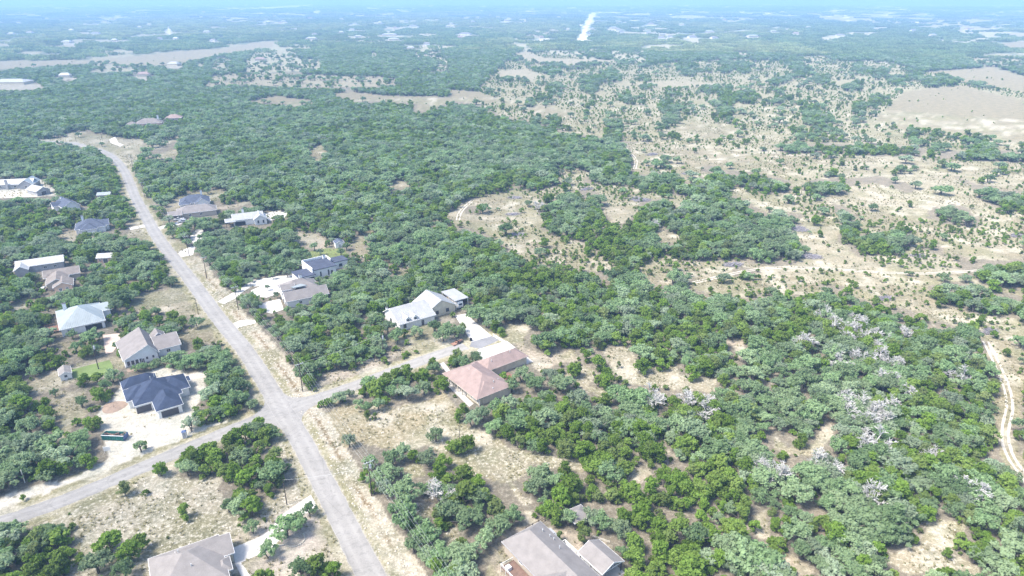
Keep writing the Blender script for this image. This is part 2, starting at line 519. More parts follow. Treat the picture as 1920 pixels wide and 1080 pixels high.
# (polygon in photo pixels, soil, stony, tree cover, bush cover), later ones win
F = 'forest'
AREAS = [
    # savanna and pasture beyond the wood
    ([(880, 190), (920, 140), (960, 105), (1000, 95), (1150, 120), (1300, 115), (1420, 110), (1540, 105), (1700, 125), (1740, 135), (1925, 140), (1925, 300), (1800, 300), (1600, 275), (1440, 290), (1300, 275), (1170, 265), (1050, 245), (1000, 228), (930, 215)], (0.255, 0.238, 0.165), 0.15, 'sav', 2.0),
    ([(840, 405), (862, 385), (900, 368), (945, 360), (975, 345), (1020, 338), (1060, 325), (1040, 315), (1090, 320), (1125, 332), (1180, 320), (1190, 312), (1185, 290), (1170, 268), (1300, 270), (1440, 290), (1600, 285), (1800, 300), (1925, 305), (1925, 905), (1900, 880), (1870, 850), (1855, 800), (1870, 760), (1875, 720), (1860, 680), (1850, 640), (1830, 620), (1750, 600), (1700, 580), (1620, 560), (1540, 553), (1450, 550), (1400, 556), (1330, 550), (1290, 540), (1210, 530), (1200, 503), (1160, 492), (1130, 510), (1060, 500), (1000, 490), (960, 475), (930, 445), (880, 430), (850, 420)], TAN, 0.3, 'past', 1.3),
    ([(1500, 320), (1700, 330), (1860, 360), (1900, 440), (1860, 450), (1740, 400), (1600, 370), (1480, 350)], PALE, 0.5, 'past', 1.2),
    ([(1480, 440), (1560, 420), (1640, 500), (1740, 520), (1650, 540), (1480, 520), (1330, 525), (1300, 500), (1440, 500)], PALE, 0.3, 'past', 0.8),
    # clumps standing in the pasture
    ([(1010, 400), (1040, 370), (1060, 360), (1090, 355), (1130, 365), (1135, 395), (1140, 420), (1190, 400), (1200, 380), (1240, 370), (1270, 390), (1300, 370), (1370, 365), (1400, 375), (1440, 400), (1490, 430), (1510, 480), (1490, 500), (1440, 500), (1380, 490), (1280, 490), (1250, 480), (1200, 500), (1160, 500), (1130, 480), (1100, 460), (1040, 445), (1020, 430)], F),
    ([(1128, 392), (1185, 383), (1182, 408), (1160, 420), (1140, 415)], TAN, 0.3, 0.0, 0.1),
    ([(1225, 430), (1278, 440), (1262, 455), (1232, 452)], TAN, 0.3, 0.0, 0.1),
    ([(965, 350), (985, 330), (1010, 320), (1050, 335), (1058, 345), (1020, 358), (985, 358)], F),
    ([(1090, 335), (1160, 315), (1200, 325), (1270, 325), (1290, 345), (1320, 330), (1350, 320), (1400, 320), (1440, 330), (1480, 340), (1490, 360), (1440, 365), (1380, 350), (1340, 372), (1290, 370), (1240, 365), (1210, 355), (1170, 350), (1100, 345)], F),
    ([(1440, 270), (1560, 268), (1700, 272), (1760, 285), (1690, 292), (1560, 291), (1460, 286)], F),
    ([(1750, 285), (1870, 280), (1925, 290), (1925, 305), (1850, 301), (1760, 298)], F),
    ([(1310, 312), (1340, 308), (1350, 322), (1320, 325)], F),
    ([(1500, 345), (1540, 335), (1600, 335), (1640, 330), (1700, 345), (1735, 355), (1700, 362), (1640, 345), (1580, 352), (1540, 362), (1510, 360)], F),
    ([(1560, 380), (1600, 395), (1610, 440), (1700, 430), (1705, 455), (1680, 480), (1610, 480), (1590, 470), (1570, 450), (1575, 410)], F),
    ([(1740, 395), (1790, 380), (1830, 400), (1840, 420), (1800, 425), (1750, 412)], F),
    ([(1790, 330), (1850, 350), (1925, 360), (1925, 395), (1890, 400), (1850, 385), (1830, 360)], F),
    ([(1790, 480), (1860, 490), (1925, 480), (1925, 550), (1850, 535), (1800, 505)], F),
    ([(1720, 450), (1770, 460), (1775, 485), (1735, 470)], F),
    ([(1740, 540), (1800, 530), (1860, 540), (1925, 560), (1925, 600), (1840, 590), (1760, 570)], F),
    ([(868, 396), (900, 380), (924, 395), (900, 404)], F),
    ([(1255, 515), (1280, 505), (1300, 520), (1285, 540), (1260, 538)], F),
    ([(1510, 345), (1560, 350), (1590, 360), (1560, 370), (1515, 365)], F),
    ([(1440, 395), (1500, 400), (1500, 425), (1460, 420)], F),
    ([(1370, 500), (1430, 505), (1420, 520), (1380, 520)], F),
    ([(1530, 530), (1610, 540), (1600, 556), (1540, 553)], F),
    ([(1900, 800), (1925, 790), (1925, 860), (1905, 850)], F),
    # far fields
    ([(1640, 225), (1700, 170), (1800, 160), (1925, 190), (1925, 272), (1840, 255), (1760, 250), (1690, 242)], TAN, 0.1, 0.0, 0.04),
    ([(1740, 135), (1860, 125), (1925, 145), (1925, 175), (1800, 152)], TAN, 0.1, 0.0, 0.02),
    ([(1700, 120), (1535, 105), (1560, 82), (1640, 70), (1760, 80), (1870, 90), (1905, 105), (1860, 126), (1800, 131), (1740, 133)], F),
    ([(1250, 245), (1300, 230), (1370, 235), (1400, 248), (1350, 262), (1240, 255)], TAN, 0.2, 0.0, 0.1),
    ([(980, 205), (1010, 198), (1080, 208), (1080, 222), (1000, 218)], TAN, 0.2, 0.0, 0.1),
    ([(930, 135), (980, 130), (1020, 140), (1000, 150), (940, 148)], PALE, 0.2, 0.0, 0.1),
    ([(960, 105), (985, 95), (1020, 110), (1150, 113), (1155, 117), (1080, 122), (1010, 120)], PALE, 0.1, 0.0, 0.02),
    ([(1150, 158), (1260, 152), (1380, 158), (1380, 164), (1250, 163)], PALE, 0.1, 0.0, 0.05),
    ([(1510, 25), (1660, 10), (1760, 30), (1885, 38), (1800, 48), (1700, 45), (1560, 42)], PALE, 0.0, 0.12, 0.0),
    ([(1700, 50), (1800, 45), (1880, 55), (1800, 58)], PALE, 0.0, 0.1, 0.0),
    ([(1855, 65), (1925, 60), (1925, 70)], PALE, 0.0, 0.0, 0.0),
    ([(1870, 82), (1925, 78), (1925, 95), (1890, 92)], TAN, 0.0, 0.0, 0.0),
    ([(1810, 108), (1880, 100), (1925, 108), (1925, 122), (1850, 126)], PALE, 0.0, 0.2, 0.1),
    ([(-5, 115), (30, 113), (160, 112), (250, 105), (330, 96), (420, 91), (470, 80), (525, 76), (505, 90), (470, 96), (420, 101), (330, 119), (300, 123), (230, 121), (190, 118), (120, 121), (-5, 131)], PALE, 0.0, 0.0, 0.03),
    ([(60, 107), (110, 101), (115, 105), (80, 109)], PALE, 0.0, 0.0, 0.0),
    ([(380, 165), (400, 143), (470, 134), (560, 140), (650, 143), (740, 146), (742, 160), (640, 165), (560, 164), (480, 160), (430, 158)], PALE, 0.1, 0.12, 0.25),
    ([(465, 190), (520, 180), (590, 190), (560, 199)], TAN, 0.1, 0.0, 0.05),
    ([(620, 176), (660, 172), (720, 180), (850, 182), (840, 168), (890, 172), (950, 190), (905, 197), (850, 190), (800, 208), (770, 210), (790, 195), (720, 191), (660, 190)], TAN, 0.1, 0.0, 0.1),
    ([(0, 158), (50, 152), (52, 158), (20, 162)], PALE, 0.0, 0.0, 0.0),
    ([(450, 17), (585, 8), (585, 12), (480, 18)], CAL, 0.0, 0.0, 0.0),
    ([(1079, 80), (1099, 80), (1104, 52), (1119, 24), (1106, 24), (1093, 52)], CAL, 0.0, 0.0, 0.0),
    ([(312, 70), (320, 70), (320, 50), (314, 52)], CAL, 0.0, 0.0, 0.0),
    ([(508, 50), (516, 51), (530, 62), (525, 62)], CAL, 0.0, 0.0, 0.0),
    ([(1115, 28), (1215, 30), (1210, 34), (1115, 34)], PALE, 0.0, 0.2, 0.0),
    ([(965, 60), (1045, 52), (1048, 62), (1000, 72)], PALE, 0.0, 0.15, 0.0),
    ([(990, 78), (1030, 70), (1025, 82)], CAL, 0.0, 0.1, 0.0),
    # small bare places in the wood
    ([(575, 285), (605, 268), (612, 283), (600, 308), (592, 300)], TAN, 0.2, 0.0, 0.05),
    ([(725, 352), (745, 338), (765, 346), (760, 358)], TAN, 0.2, 0.0, 0.05),
    ([(545, 432), (600, 440), (618, 465), (605, 478), (560, 460)], PINK, 0.2, 0.0, 0.05),
    ([(655, 455), (690, 430), (705, 418), (700, 430), (680, 465), (700, 470), (690, 485), (665, 480)], TAN, 0.2, 0.0, 0.05),
    ([(720, 490), (740, 500), (765, 512), (750, 516), (722, 500)], TAN, 0.2, 0.0, 0.05),
    ([(950, 610), (1012, 610), (985, 630), (980, 655), (1030, 668), (1080, 655), (1082, 675), (1050, 680), (1010, 700), (975, 660), (945, 625)], PINK, 0.5, 0.0, 0.04),
    ([(1055, 700), (1095, 680), (1110, 700), (1105, 725), (1145, 735), (1165, 735), (1160, 752), (1130, 755), (1110, 738), (1070, 722)], PALE, 0.6, 0.0, 0.04),
    ([(1130, 652), (1170, 648), (1188, 665), (1192, 685), (1225, 690), (1260, 690), (1270, 680), (1278, 700), (1342, 710), (1342, 736), (1270, 734), (1230, 722), (1180, 724), (1160, 708), (1148, 685)], PALE, 0.6, 0.0, 0.06),
    ([(1365, 640), (1390, 633), (1402, 665), (1388, 672)], PINK, 0.3, 0.0, 0.04),
    ([(1180, 885), (1224, 880), (1228, 895), (1197, 914), (1183, 902)], PINK, 0.5, 0.0, 0.0),
    ([(1448, 818), (1480, 838), (1530, 832), (1545, 788), (1562, 788), (1562, 822), (1532, 852), (1480, 852), (1455, 842)], PINK, 0.4, 0.0, 0.05),
    ([(1632, 1008), (1680, 1040), (1720, 1020), (1738, 975), (1772, 972), (1815, 983), (1802, 1010), (1790, 1040), (1850, 1065), (1800, 1085), (1700, 1072), (1650, 1047)], PALE, 0.7, 0.0, 0.05),
    ([(1408, 970), (1440, 958), (1447, 1002), (1423, 1008)], PALE, 0.5, 0.0, 0.0),
    ([(1463, 1033), (1490, 1038), (1535, 1072), (1500, 1085), (1468, 1062)], PINK, 0.4, 0.0, 0.0),
    ([(1235, 835), (1260, 845), (1292, 862), (1270, 862), (1240, 846)], PINK, 0.4, 0.0, 0.0),
    ([(870, 385), (858, 410), (850, 412), (856, 392)], PALE, 0.3, 0.0, 0.0),
    # lots beside the street
    ([(585, 800), (605, 778), (650, 758), (700, 752), (740, 768), (800, 752), (832, 735), (850, 755), (870, 795), (900, 812), (935, 822), (960, 840), (1030, 855), (1102, 870), (1095, 884), (1050, 882), (1000, 872), (962, 902), (1002, 945), (985, 952), (960, 908), (915, 895), (850, 872), (800, 835), (770, 842), (720, 838), (680, 832), (640, 842), (610, 835)], YEL, 0.55, 0.0, 0.06),
    ([(850, 800), (930, 830), (1030, 855), (1102, 870), (1095, 884), (1000, 872), (962, 902), (1002, 945), (985, 952), (960, 908), (900, 880), (860, 850)], PALE, 0.9, 0.0, 0.06),
    ([(760, 880), (792, 862), (800, 890), (775, 900)], PINK, 0.6, 0.0, 0.05),
    ([(770, 950), (800, 930), (815, 960), (790, 985)], PINK, 0.6, 0.0, 0.05),
    ([(820, 1010), (850, 985), (870, 1015), (840, 1030)], PALE, 0.7, 0.0, 0.05),
    ([(-5, 1000), (120, 955), (270, 895), (330, 868), (450, 815), (525, 815), (560, 870), (600, 945), (640, 1020), (670, 1085), (0, 1085)], STONY, 1.0, 0.0, 0.10),
    ([(330, 875), (350, 842), (400, 820), (440, 800), (480, 792), (512, 815), (505, 850), (550, 875), (556, 905), (505, 930), (478, 975), (440, 958), (410, 920), (425, 890), (370, 902), (340, 898)], F),
    ([(450, 1080), (440, 1010), (500, 975), (560, 940), (600, 945), (640, 1010), (670, 1085)], (0.43, 0.385, 0.345), 0.25, 0.0, 0.0),
    ([(175, 778), (225, 728), (245, 714), (300, 690), (350, 700), (395, 696), (385, 730), (368, 760), (362, 800), (442, 788), (435, 806), (345, 842), (290, 855), (250, 872), (190, 897), (120, 918), (-5, 968), (-5, 940), (90, 905), (160, 888), (198, 862), (195, 822), (185, 800)], CAL, 0.25, 0.0, 0.02),
    ([(60, 985), (-5, 995), (-5, 1085), (130, 1085), (145, 1025), (115, 980)], F),
    ([(105, 735), (160, 728), (165, 762), (132, 800), (110, 845), (104, 800)], PALE, 0.4, 0.0, 0.02),
    ([(40, 728), (60, 712), (110, 693), (225, 666), (240, 678), (215, 702), (140, 712), (120, 728), (70, 738)], PALE, 0.3, 0.0, 0.0),
    ([(238, 578), (262, 553), (330, 538), (362, 558), (392, 592), (345, 592), (290, 588)], PALE, 0.3, 0.0, 0.02),
    ([(305, 638), (345, 625), (395, 605), (430, 625), (420, 640), (380, 640), (330, 645)], TAN, 0.3, 0.0, 0.05),
    ([(100, 640), (150, 640), (145, 665), (110, 660)], TAN, 0.3, 0.0, 0.0),
    ([(10, 575), (60, 555), (65, 570), (20, 590)], TAN, 0.2, 0.0, 0.02),
    ([(-5, 338), (20, 335), (70, 335), (95, 345), (110, 365), (60, 368), (-5, 372)], CAL, 0.1, 0.0, 0.0),
    ([(105, 440), (150, 430), (150, 440), (135, 458), (125, 455)], PINK, 0.1, 0.0, 0.0),
    ([(215, 440), (270, 430), (275, 440), (230, 450)], TAN, 0.1, 0.0, 0.0),
    ([(240, 420), (270, 410), (275, 428), (248, 432)], TAN, 0.1, 0.0, 0.0),
    ([(300, 395), (325, 385), (318, 375), (345, 362), (400, 357), (428, 360), (400, 378), (392, 385), (350, 395), (320, 398)], TAN, 0.1, 0.0, 0.01),
    ([(410, 390), (440, 382), (475, 376), (470, 382), (430, 392)], PINK, 0.1, 0.0, 0.02),
    ([(75, 266), (110, 258), (150, 246), (200, 255), (240, 262), (262, 262), (275, 275), (265, 292), (250, 318), (240, 308), (215, 285), (190, 276), (140, 268)], PALE, 0.4, 0.0, 0.06),
    ([(270, 258), (300, 252), (340, 256), (330, 268), (280, 282)], PALE, 0.4, 0.35, 0.2),
    ([(150, 250), (170, 245), (205, 255), (200, 262), (130, 262)], TAN, 0.0, 0.0, 0.02),
    ([(270, 295), (330, 280), (340, 288), (300, 300)], PALE, 0.3, 0.0, 0.03),
    ([(560, 478), (600, 468), (640, 470), (660, 478), (640, 492), (600, 496)], LAWN, 0.0, 0.0, 0.0),
    ([(355, 440), (372, 432), (375, 450), (360, 455)], CAL, 0.2, 0.0, 0.0),
    ([(780, 560), (720, 640), (870, 650), (890, 620)], LITTER, 0.2, 0.35, 0.1),
    ([(620, 735), (600, 700), (700, 690), (790, 655), (870, 640), (860, 622), (780, 645), (690, 680)], PINK, 0.5, 0.0, 0.04),
    ([(940, 1000), (990, 985), (1040, 995), (1090, 1005), (1140, 1020), (1180, 1070), (1160, 1085), (900, 1085)], PINK, 0.3, 0.0, 0.0),
    ([(975, 965), (1000, 960), (1010, 985), (985, 990)], PALE, 0.4, 0.0, 0.0),
]

# far clearings each with its farmhouse (photo pixel, width in metres, roof kind)
_fr = random.Random(11)
FAR = []
for (x, y, w, k) in [(127, 81, 34, 0), (22, 66, 26, 0), (57, 63, 28, 1), (88, 36, 24, 0), (197, 42, 40, 1), (207, 36, 26, 0), (250, 23, 24, 1), (221, 31, 46, 0), (134, 59, 22, 0),
                     (180, 65, 34, 1), (262, 53, 22, 0), (35, 43, 22, 1), (388, 62, 30, 0), (120, 97, 0, 0), (327, 123, 26, 0), (270, 143, 24, 2), (123, 145, 22, 0), (25, 157, 60, 0), (584, 74, 40, 0),
                     (500, 40, 24, 1), (532, 42, 24, 0), (640, 36, 26, 1), (712, 45, 28, 0), (730, 66, 60, 0), (775, 50, 40, 1), (738, 75, 40, 0), (846, 46, 24, 0), (872, 64, 50, 1), (875, 34, 40, 0),
                     (934, 32, 28, 0), (950, 40, 30, 2), (887, 42, 22, 0), (1000, 26, 40, 1), (1066, 15, 36, 0), (1048, 33, 30, 0), (1150, 53, 36, 0), (1165, 60, 24, 1), (1220, 46, 36, 2), (1278, 47, 30, 0),
                     (1297, 70, 34, 1), (1330, 60, 40, 0), (1338, 72, 26, 1), (1370, 40, 34, 0), (1410, 69, 44, 0), (1450, 60, 24, 0), (1492, 64, 24, 2), (1245, 13, 28, 0), (1275, 11, 30, 1), (1386, 9, 30, 0),
                     (1430, 8, 30, 0), (1575, 68, 34, 1), (1455, 10, 24, 0), (1310, 12, 26, 0), (1520, 15, 24, 1), (1310, 31, 24, 0), (1290, 36, 20, 1), (488, 114, 26, 2), (640, 62, 22, 0), (660, 57, 26, 1),
                     (1215, 62, 24, 0), (1240, 72, 26, 1), (590, 66, 22, 1), (280, 48, 22, 0), (300, 75, 20, 1), (215, 78, 20, 0), (330, 75, 20, 0), (400, 78, 22, 1), (770, 92, 24, 0), (800, 84, 22, 1)]:
    if w:
        FAR.append((x, y, w, k))
for _ in range(70):
    FAR.append((_fr.uniform(5, 1900), _fr.choice([_fr.uniform(14, 34), _fr.uniform(24, 75)]), _fr.uniform(16, 28), _fr.choice([0, 0, 1, 1, 2])))
FAR_OBJ = FAR[:]
_more = [(_fr.uniform(0, 1920), 9 + 45 * _fr.random() ** 1.6, _fr.uniform(1.5, 6), _fr.uniform(0.8, 1.5)) for _ in range(300)]

RS = 1  # land-cover raster, one cell per photo pixel
GX, GY = np.meshgrid(np.arange(0, 1926) - 0.0, np.arange(0, 1086) - 0.0)
R_soil = np.empty(GX.shape + (3,), np.float32)
R_soil[:] = LITTER
R_st = np.full(GX.shape, 0.25, np.float32)
R_tree = np.ones(GX.shape, np.float32)
R_bush = np.full(GX.shape, 0.0, np.float32)
savn = fbm(GX * 0.42, GY * (1 + 0.004 * (300 - GY)), 15, 77, 3)
savn2 = fbm(GX * 0.45, GY * 1.1, 13, 78, 3)
# far off, tan openings and lighter bands between the woods
band = fbm(GX * 0.13, GY * (1 + 0.01 * np.clip(140 - GY, 0, 140)), 7, 81, 3)
fo = (band > 0.60) & (GY < 135) & (GY > 12)
R_soil[fo] = (0.30, 0.285, 0.21)
R_tree[fo] = 0.12
for a in AREAS:
    poly = a[0]
    xs = [p[0] for p in poly]
    ys = [p[1] for p in poly]
    x0, x1, y0, y1 = max(0, int(min(xs)) - 1), min(1926, int(max(xs)) + 2), max(0, int(min(ys)) - 1), min(1086, int(max(ys)) + 2)
    sl = (slice(y0, y1), slice(x0, x1))
    m = inpoly(GX[sl] + 0.5, GY[sl] + 0.5, poly)
    if a[1] == F:
        R_soil[sl][m] = LITTER
        R_st[sl][m] = 0.25
        R_tree[sl][m] = 1.0
        R_bush[sl][m] = 0.0
    else:
        R_soil[sl][m] = a[1]
        R_st[sl][m] = a[2]
        R_bush[sl][m] = a[4]
        if a[3] == 'sav':
            t = np.clip((savn[sl] - 0.50) * 4.5, 0.035, 0.6).astype(np.float32)
            R_tree[sl][m] = t[m]
        elif a[3] == 'past':
            t = np.clip((savn2[sl] - 0.64) * 4, 0.006, 0.25).astype(np.float32)
            R_tree[sl][m] = t[m]
        else:
            R_tree[sl][m] = a[3]
for (x, y, w, k) in FAR:
    d = CAM_H / math.tan(max(0.002, PITCH - math.atan((540 - y) / FPX)))
    rx = max(2.5, w * 0.8 / d * FPX)
    ry = max(1.3, 0.10 * rx + 1.0)
    m = ((GX - x) / rx) ** 2 + ((GY - y - ry * 0.7) / ry) ** 2 < 1
    R_soil[m] = (0.32, 0.30, 0.25)
    R_tree[m] = 0
for (x, y, rx, ry) in _more:
    x0, x1, y0, y1 = max(0, int(x - rx) - 1), min(1926, int(x + rx) + 2), max(0, int(y - ry) - 1), min(1086, int(y + ry) + 2)
    sl = (slice(y0, y1), slice(x0, x1))
    m = ((GX[sl] - x) / rx) ** 2 + ((GY[sl] - y) / ry) ** 2 < 1
    R_soil[sl][m] = (0.46, 0.43, 0.38)
    R_tree[sl][m] = 0


def cover(x, y, wob=1.0):
    """raster index for ground points, edges made uneven"""
    d = np.hypot(x, y)
    wx = x + wob * (fbm(x, y, 9, 41, 2) - 0.5) * 5 * np.clip(d / 250, 0.5, 3)
    wy = y + wob * (fbm(x, y, 9, 42, 2) - 0.5) * 5 * np.clip(d / 250, 0.5, 3)
    u, v = Pp(wx, wy)
    v = np.where(wy < 20, 1085, v)
    return np.clip(v, 3, 1085).astype(int), np.clip(u, 0, 1925).astype(int)


# ------------------------------------------------------------------ terrain: one sheet to the horizon
rr = [0.5, 25, 50, 70, 85]
r = 95.0
while r < 650:
    rr.append(r)
    r *= 1.0062
while r < 45000:
    rr.append(r)
    r *= 1.02
rr = np.array(rr)
th = np.concatenate([np.linspace(-180, -48, 23)[:-1], np.arange(-48, 48.01, 0.2), np.linspace(48, 180, 23)[1:]])
TH, RR = np.meshgrid(np.radians(th), rr)
TX, TY = RR * np.sin(TH), RR * np.cos(TH)
TZ = height(TX, TY)
ci = cover(TX, TY)
soil = R_soil[ci].astype(float)
stony = R_st[ci].astype(float)
tree = R_tree[ci].astype(float)
near = RR < 900
xn, yn = TX[near], TY[near]
dm, sm = sdist(xn, yn, MAIN)
dcr, scr = sdist(xn, yn, CROSS)
dsd, ssd = sdist(xn, yn, SIDE)
sn, tn = soil[near], stony[near]
wob = (fbm(xn, yn, 6, 51, 3) - 0.5) * 3.0
verge = np.minimum(np.minimum(dm, dcr), dsd)
m = verge + wob < HALF_W + 2.6
sn[m] = np.array((0.285, 0.265, 0.165))
tn[m] = 0.45
# limestone ditch along the far side of the street below the crossroads and up past it
md = (sm > 0) & (dm + wob * 0.6 > HALF_W + 2.3) & (dm + wob < HALF_W + 7.4) & (yn < 320)
sn[md] = np.array((0.41, 0.375, 0.305))
tn[md] = 0.8
md2 = (sm > 0) & (dm + wob * 0.45 > HALF_W + 3.5) & (dm + wob * 0.45 < HALF_W + 4.7) & (yn < 320)
sn[md2] = np.array((0.235, 0.185, 0.115))
ml = (sm < 0) & (dm + wob > HALF_W + 0.3) & (dm + wob < HALF_W + 2.0) & (yn < 165)
sn[ml] = np.array((0.34, 0.315, 0.225))
mc = (np.minimum(dcr, dsd) + wob * 0.5 < HALF_W + 0.9)
sn[mc] = np.array((0.37, 0.345, 0.26))
mm = (dm + wob * 0.3 < HALF_W + 0.35)
sn[mm] = np.array((0.40, 0.375, 0.32))
# weeds and bare limestone in soft patches on the open ground
op = (tree[near] < 0.5) | ((verge < HALF_W + 7) & (verge > HALF_W + 0.8))
p1 = np.clip((fbm(xn, yn, 11, 55, 4) - 0.46) * 5, 0, 1) * op
p2 = np.clip((fbm(xn, yn, 8, 56, 4) - 0.54) * 5, 0, 1) * op
keep = (np.abs(sn - np.array(LAWN)).sum(1) > 0.05) & (sn[:, 0] < 0.52)
p1 = (p1 * keep * 0.9)[:, None]
p2 = (p2 * (keep | (sn[:, 0] >= 0.52)) * 0.7)[:, None]
sn = sn * (1 - p1) + np.array((0.225, 0.215, 0.135)) * p1
sn = sn * (1 - p2) + np.array((0.47, 0.44, 0.375)) * p2
far_ = np.hypot(xn, yn) > 300
st1 = np.clip((fbm(xn * 0.35, yn, 22, 57, 4) - 0.52) * 5, 0, 1) * op * far_
st2 = np.clip((fbm(xn * 0.30, yn, 16, 58, 4) - 0.55) * 5, 0, 1) * op * far_
sn = sn * (1 - 0.6 * st1[:, None]) + np.array((0.185, 0.185, 0.115)) * 0.6 * st1[:, None]
sn = sn * (1 - 0.6 * st2[:, None]) + np.array((0.335, 0.31, 0.25)) * 0.6 * st2[:, None]
soil[near], stony[near] = sn, tn * 0.7
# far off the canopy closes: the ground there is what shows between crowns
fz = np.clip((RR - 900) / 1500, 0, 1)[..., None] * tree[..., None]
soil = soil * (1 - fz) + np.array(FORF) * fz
vf = np.clip((RR - 2500) / 3000, 0, 1)[..., None] * tree[..., None]
soil = soil * (1 + vf * 1.0 * (fbm(TX * 0.3, TY * 0.3, 160, 61, 3)[..., None] - 0.5))
nr, nt_ = TX.shape
verts = np.stack([TX, TY, TZ], -1).reshape(-1, 3)
ii = (np.arange(nr - 1)[:, None] * nt_ + np.arange(nt_ - 1)[None, :]).ravel()
quads = np.stack([ii, ii + 1, ii + 1 + nt_, ii + nt_], -1)


def mesh_np(name, verts, faces, mats, attrs=None, mat_idx=None, smooth_=False):
    """mesh from arrays; faces all with the same corner count"""
    me = bpy.data.meshes.new(name)
    nv, nf, k = len(verts), len(faces), faces.shape[1]
    me.vertices.add(nv)
    me.vertices.foreach_set('co', np.asarray(verts, np.float32).ravel())
    me.loops.add(nf * k)
    me.loops.foreach_set('vertex_index', np.asarray(faces, np.int32).ravel())
    me.polygons.add(nf)
    me.polygons.foreach_set('loop_start', np.arange(0, nf * k, k, dtype=np.int32))
    me.polygons.foreach_set('loop_total', np.full(nf, k, np.int32))
    for mm_ in mats:
        me.materials.append(mm_)
    if mat_idx is not None:
        me.polygons.foreach_set('material_index', np.asarray(mat_idx, np.int32))
    if smooth_:
        me.polygons.foreach_set('use_smooth', np.ones(nf, bool))
    for nm, (ty, arr) in (attrs or {}).items():
        at = me.attributes.new(nm, ty, 'POINT')
        key = {'FLOAT': 'value', 'FLOAT_COLOR': 'color', 'INT': 'value', 'FLOAT_VECTOR': 'vector'}[ty]
        at.data.foreach_set(key, np.asarray(arr).ravel())
    me.update(calc_edges=True)
    return me


fine = np.clip(1.25 - RR / 1200, 0.0, 1).reshape(-1).astype(np.float32)
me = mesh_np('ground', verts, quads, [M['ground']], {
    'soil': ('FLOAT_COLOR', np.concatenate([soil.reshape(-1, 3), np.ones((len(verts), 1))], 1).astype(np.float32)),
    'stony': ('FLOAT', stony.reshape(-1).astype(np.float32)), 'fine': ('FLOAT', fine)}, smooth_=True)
ground = newobj('ground', me)
tag(ground, 'rolling dry ground of pale limestone soil, leaf litter and tan grass', 'ground', kind='structure')


# ------------------------------------------------------------------ roads and drives
def ribbon(name, line, hw, z, mat, label, jit=0.12, cut0=0.0, kind='structure'):
    d = np.gradient(line, axis=0)
    d /= np.linalg.norm(d, axis=1)[:, None]
    nrm = np.stack([d[:, 1], -d[:, 0]], -1)
    hw = np.broadcast_to(hw, (len(line),))
    cols = np.array([-1, -0.8, -0.45, 0, 0.45, 0.8, 1.0])
    V, Acr = [], []
    for i, p in enumerate(line):
        for c in cols:
            e = hw[i] * c
            if abs(c) == 1:
                e += RNG.normal(0, jit)
            q = p + nrm[i] * e
            V.append((q[0], q[1], z + float(height(q[0], q[1])) + 0.00004 * math.hypot(*q)))
            Acr.append(c)
    k = len(cols)
    ii = (np.arange(len(line) - 1)[:, None] * k + np.arange(k - 1)[None, :]).ravel()
    fcs = np.stack([ii, ii + 1, ii + 1 + k, ii + k], -1)
    me = mesh_np(name, np.array(V), fcs, [mat], {'across': ('FLOAT', np.array(Acr, np.float32))}, smooth_=True)
    return tag(newobj(name, me), label, 'road' if 'road' in name or 'street' in name else 'path', kind=kind)


def resample(line, step):
    s = np.concatenate([[0], np.cumsum(np.linalg.norm(np.diff(line, axis=0), axis=1))])
    t = np.arange(0, s[-1], step)
    return np.stack([np.interp(t, s, line[:, 0]), np.interp(t, s, line[:, 1])], -1)


ribbon('road', resample(MAIN, 2.0), HALF_W, 0.030, M['road'], 'long grey chip seal road running through the crossroads to a distant bend')
ribbon('street', resample(CROSS, 2.0), HALF_W * 0.92, 0.024, M['road'], 'grey asphalt street past the navy roofed house and dumpster')
side_r = resample(SIDE, 2.0)
ribbon('street', side_r[:-4], HALF_W * 0.95, 0.018, M['road'], 'short grey dead end street leading to the pink roofed house')


def slab(name, pix, z, mat, label, cat='driveway', kind='structure', sub=1):
    pts = [Wp(x, y) for x, y in pix]
    mb = MB()
    mb.add([(p[0], p[1], z) for p in pts], [tuple(range(len(pts)))])
    o = mb.build(name, mat)
    # orient upwards
    if o.data.polygons[0].normal.z < 0:
        o.data.flip_normals()
    return tag(o, label, cat, kind=kind)


# rounded corners where the streets meet
I0 = W2(530, 770)
dmv = W2(497, 715) - I0
dmv /= np.linalg.norm(dmv)
dcv = W2(430, 808) - I0
dcv /= np.linalg.norm(dcv)
dsv = W2(655, 727) - I0
dsv /= np.linalg.norm(dsv)
fil = MB()
for a in (dmv, -dmv):
    for b in (dcv, dsv):
        C = I0 + (a + b) * HALF_W * 0.95
        p0, p1 = C + a * 10.0, C + b * 10.0
        pts = [I0 + a * 0.2 + b * 0.2, p0 - b * 1.5, p0]
        for k in range(1, 8):
            t = k / 8
            pts.append((1 - t) ** 2 * p0 + 2 * t * (1 - t) * C + t * t * p1)
        pts += [p1, p1 - a * 1.5]
        fil.add([(p[0], p[1], 0.012) for p in pts], [tuple(range(len(pts)))])
tag(fil.build('crossroads', M['road']), 'flared grey asphalt corners where the streets cross', 'road', kind='structure')

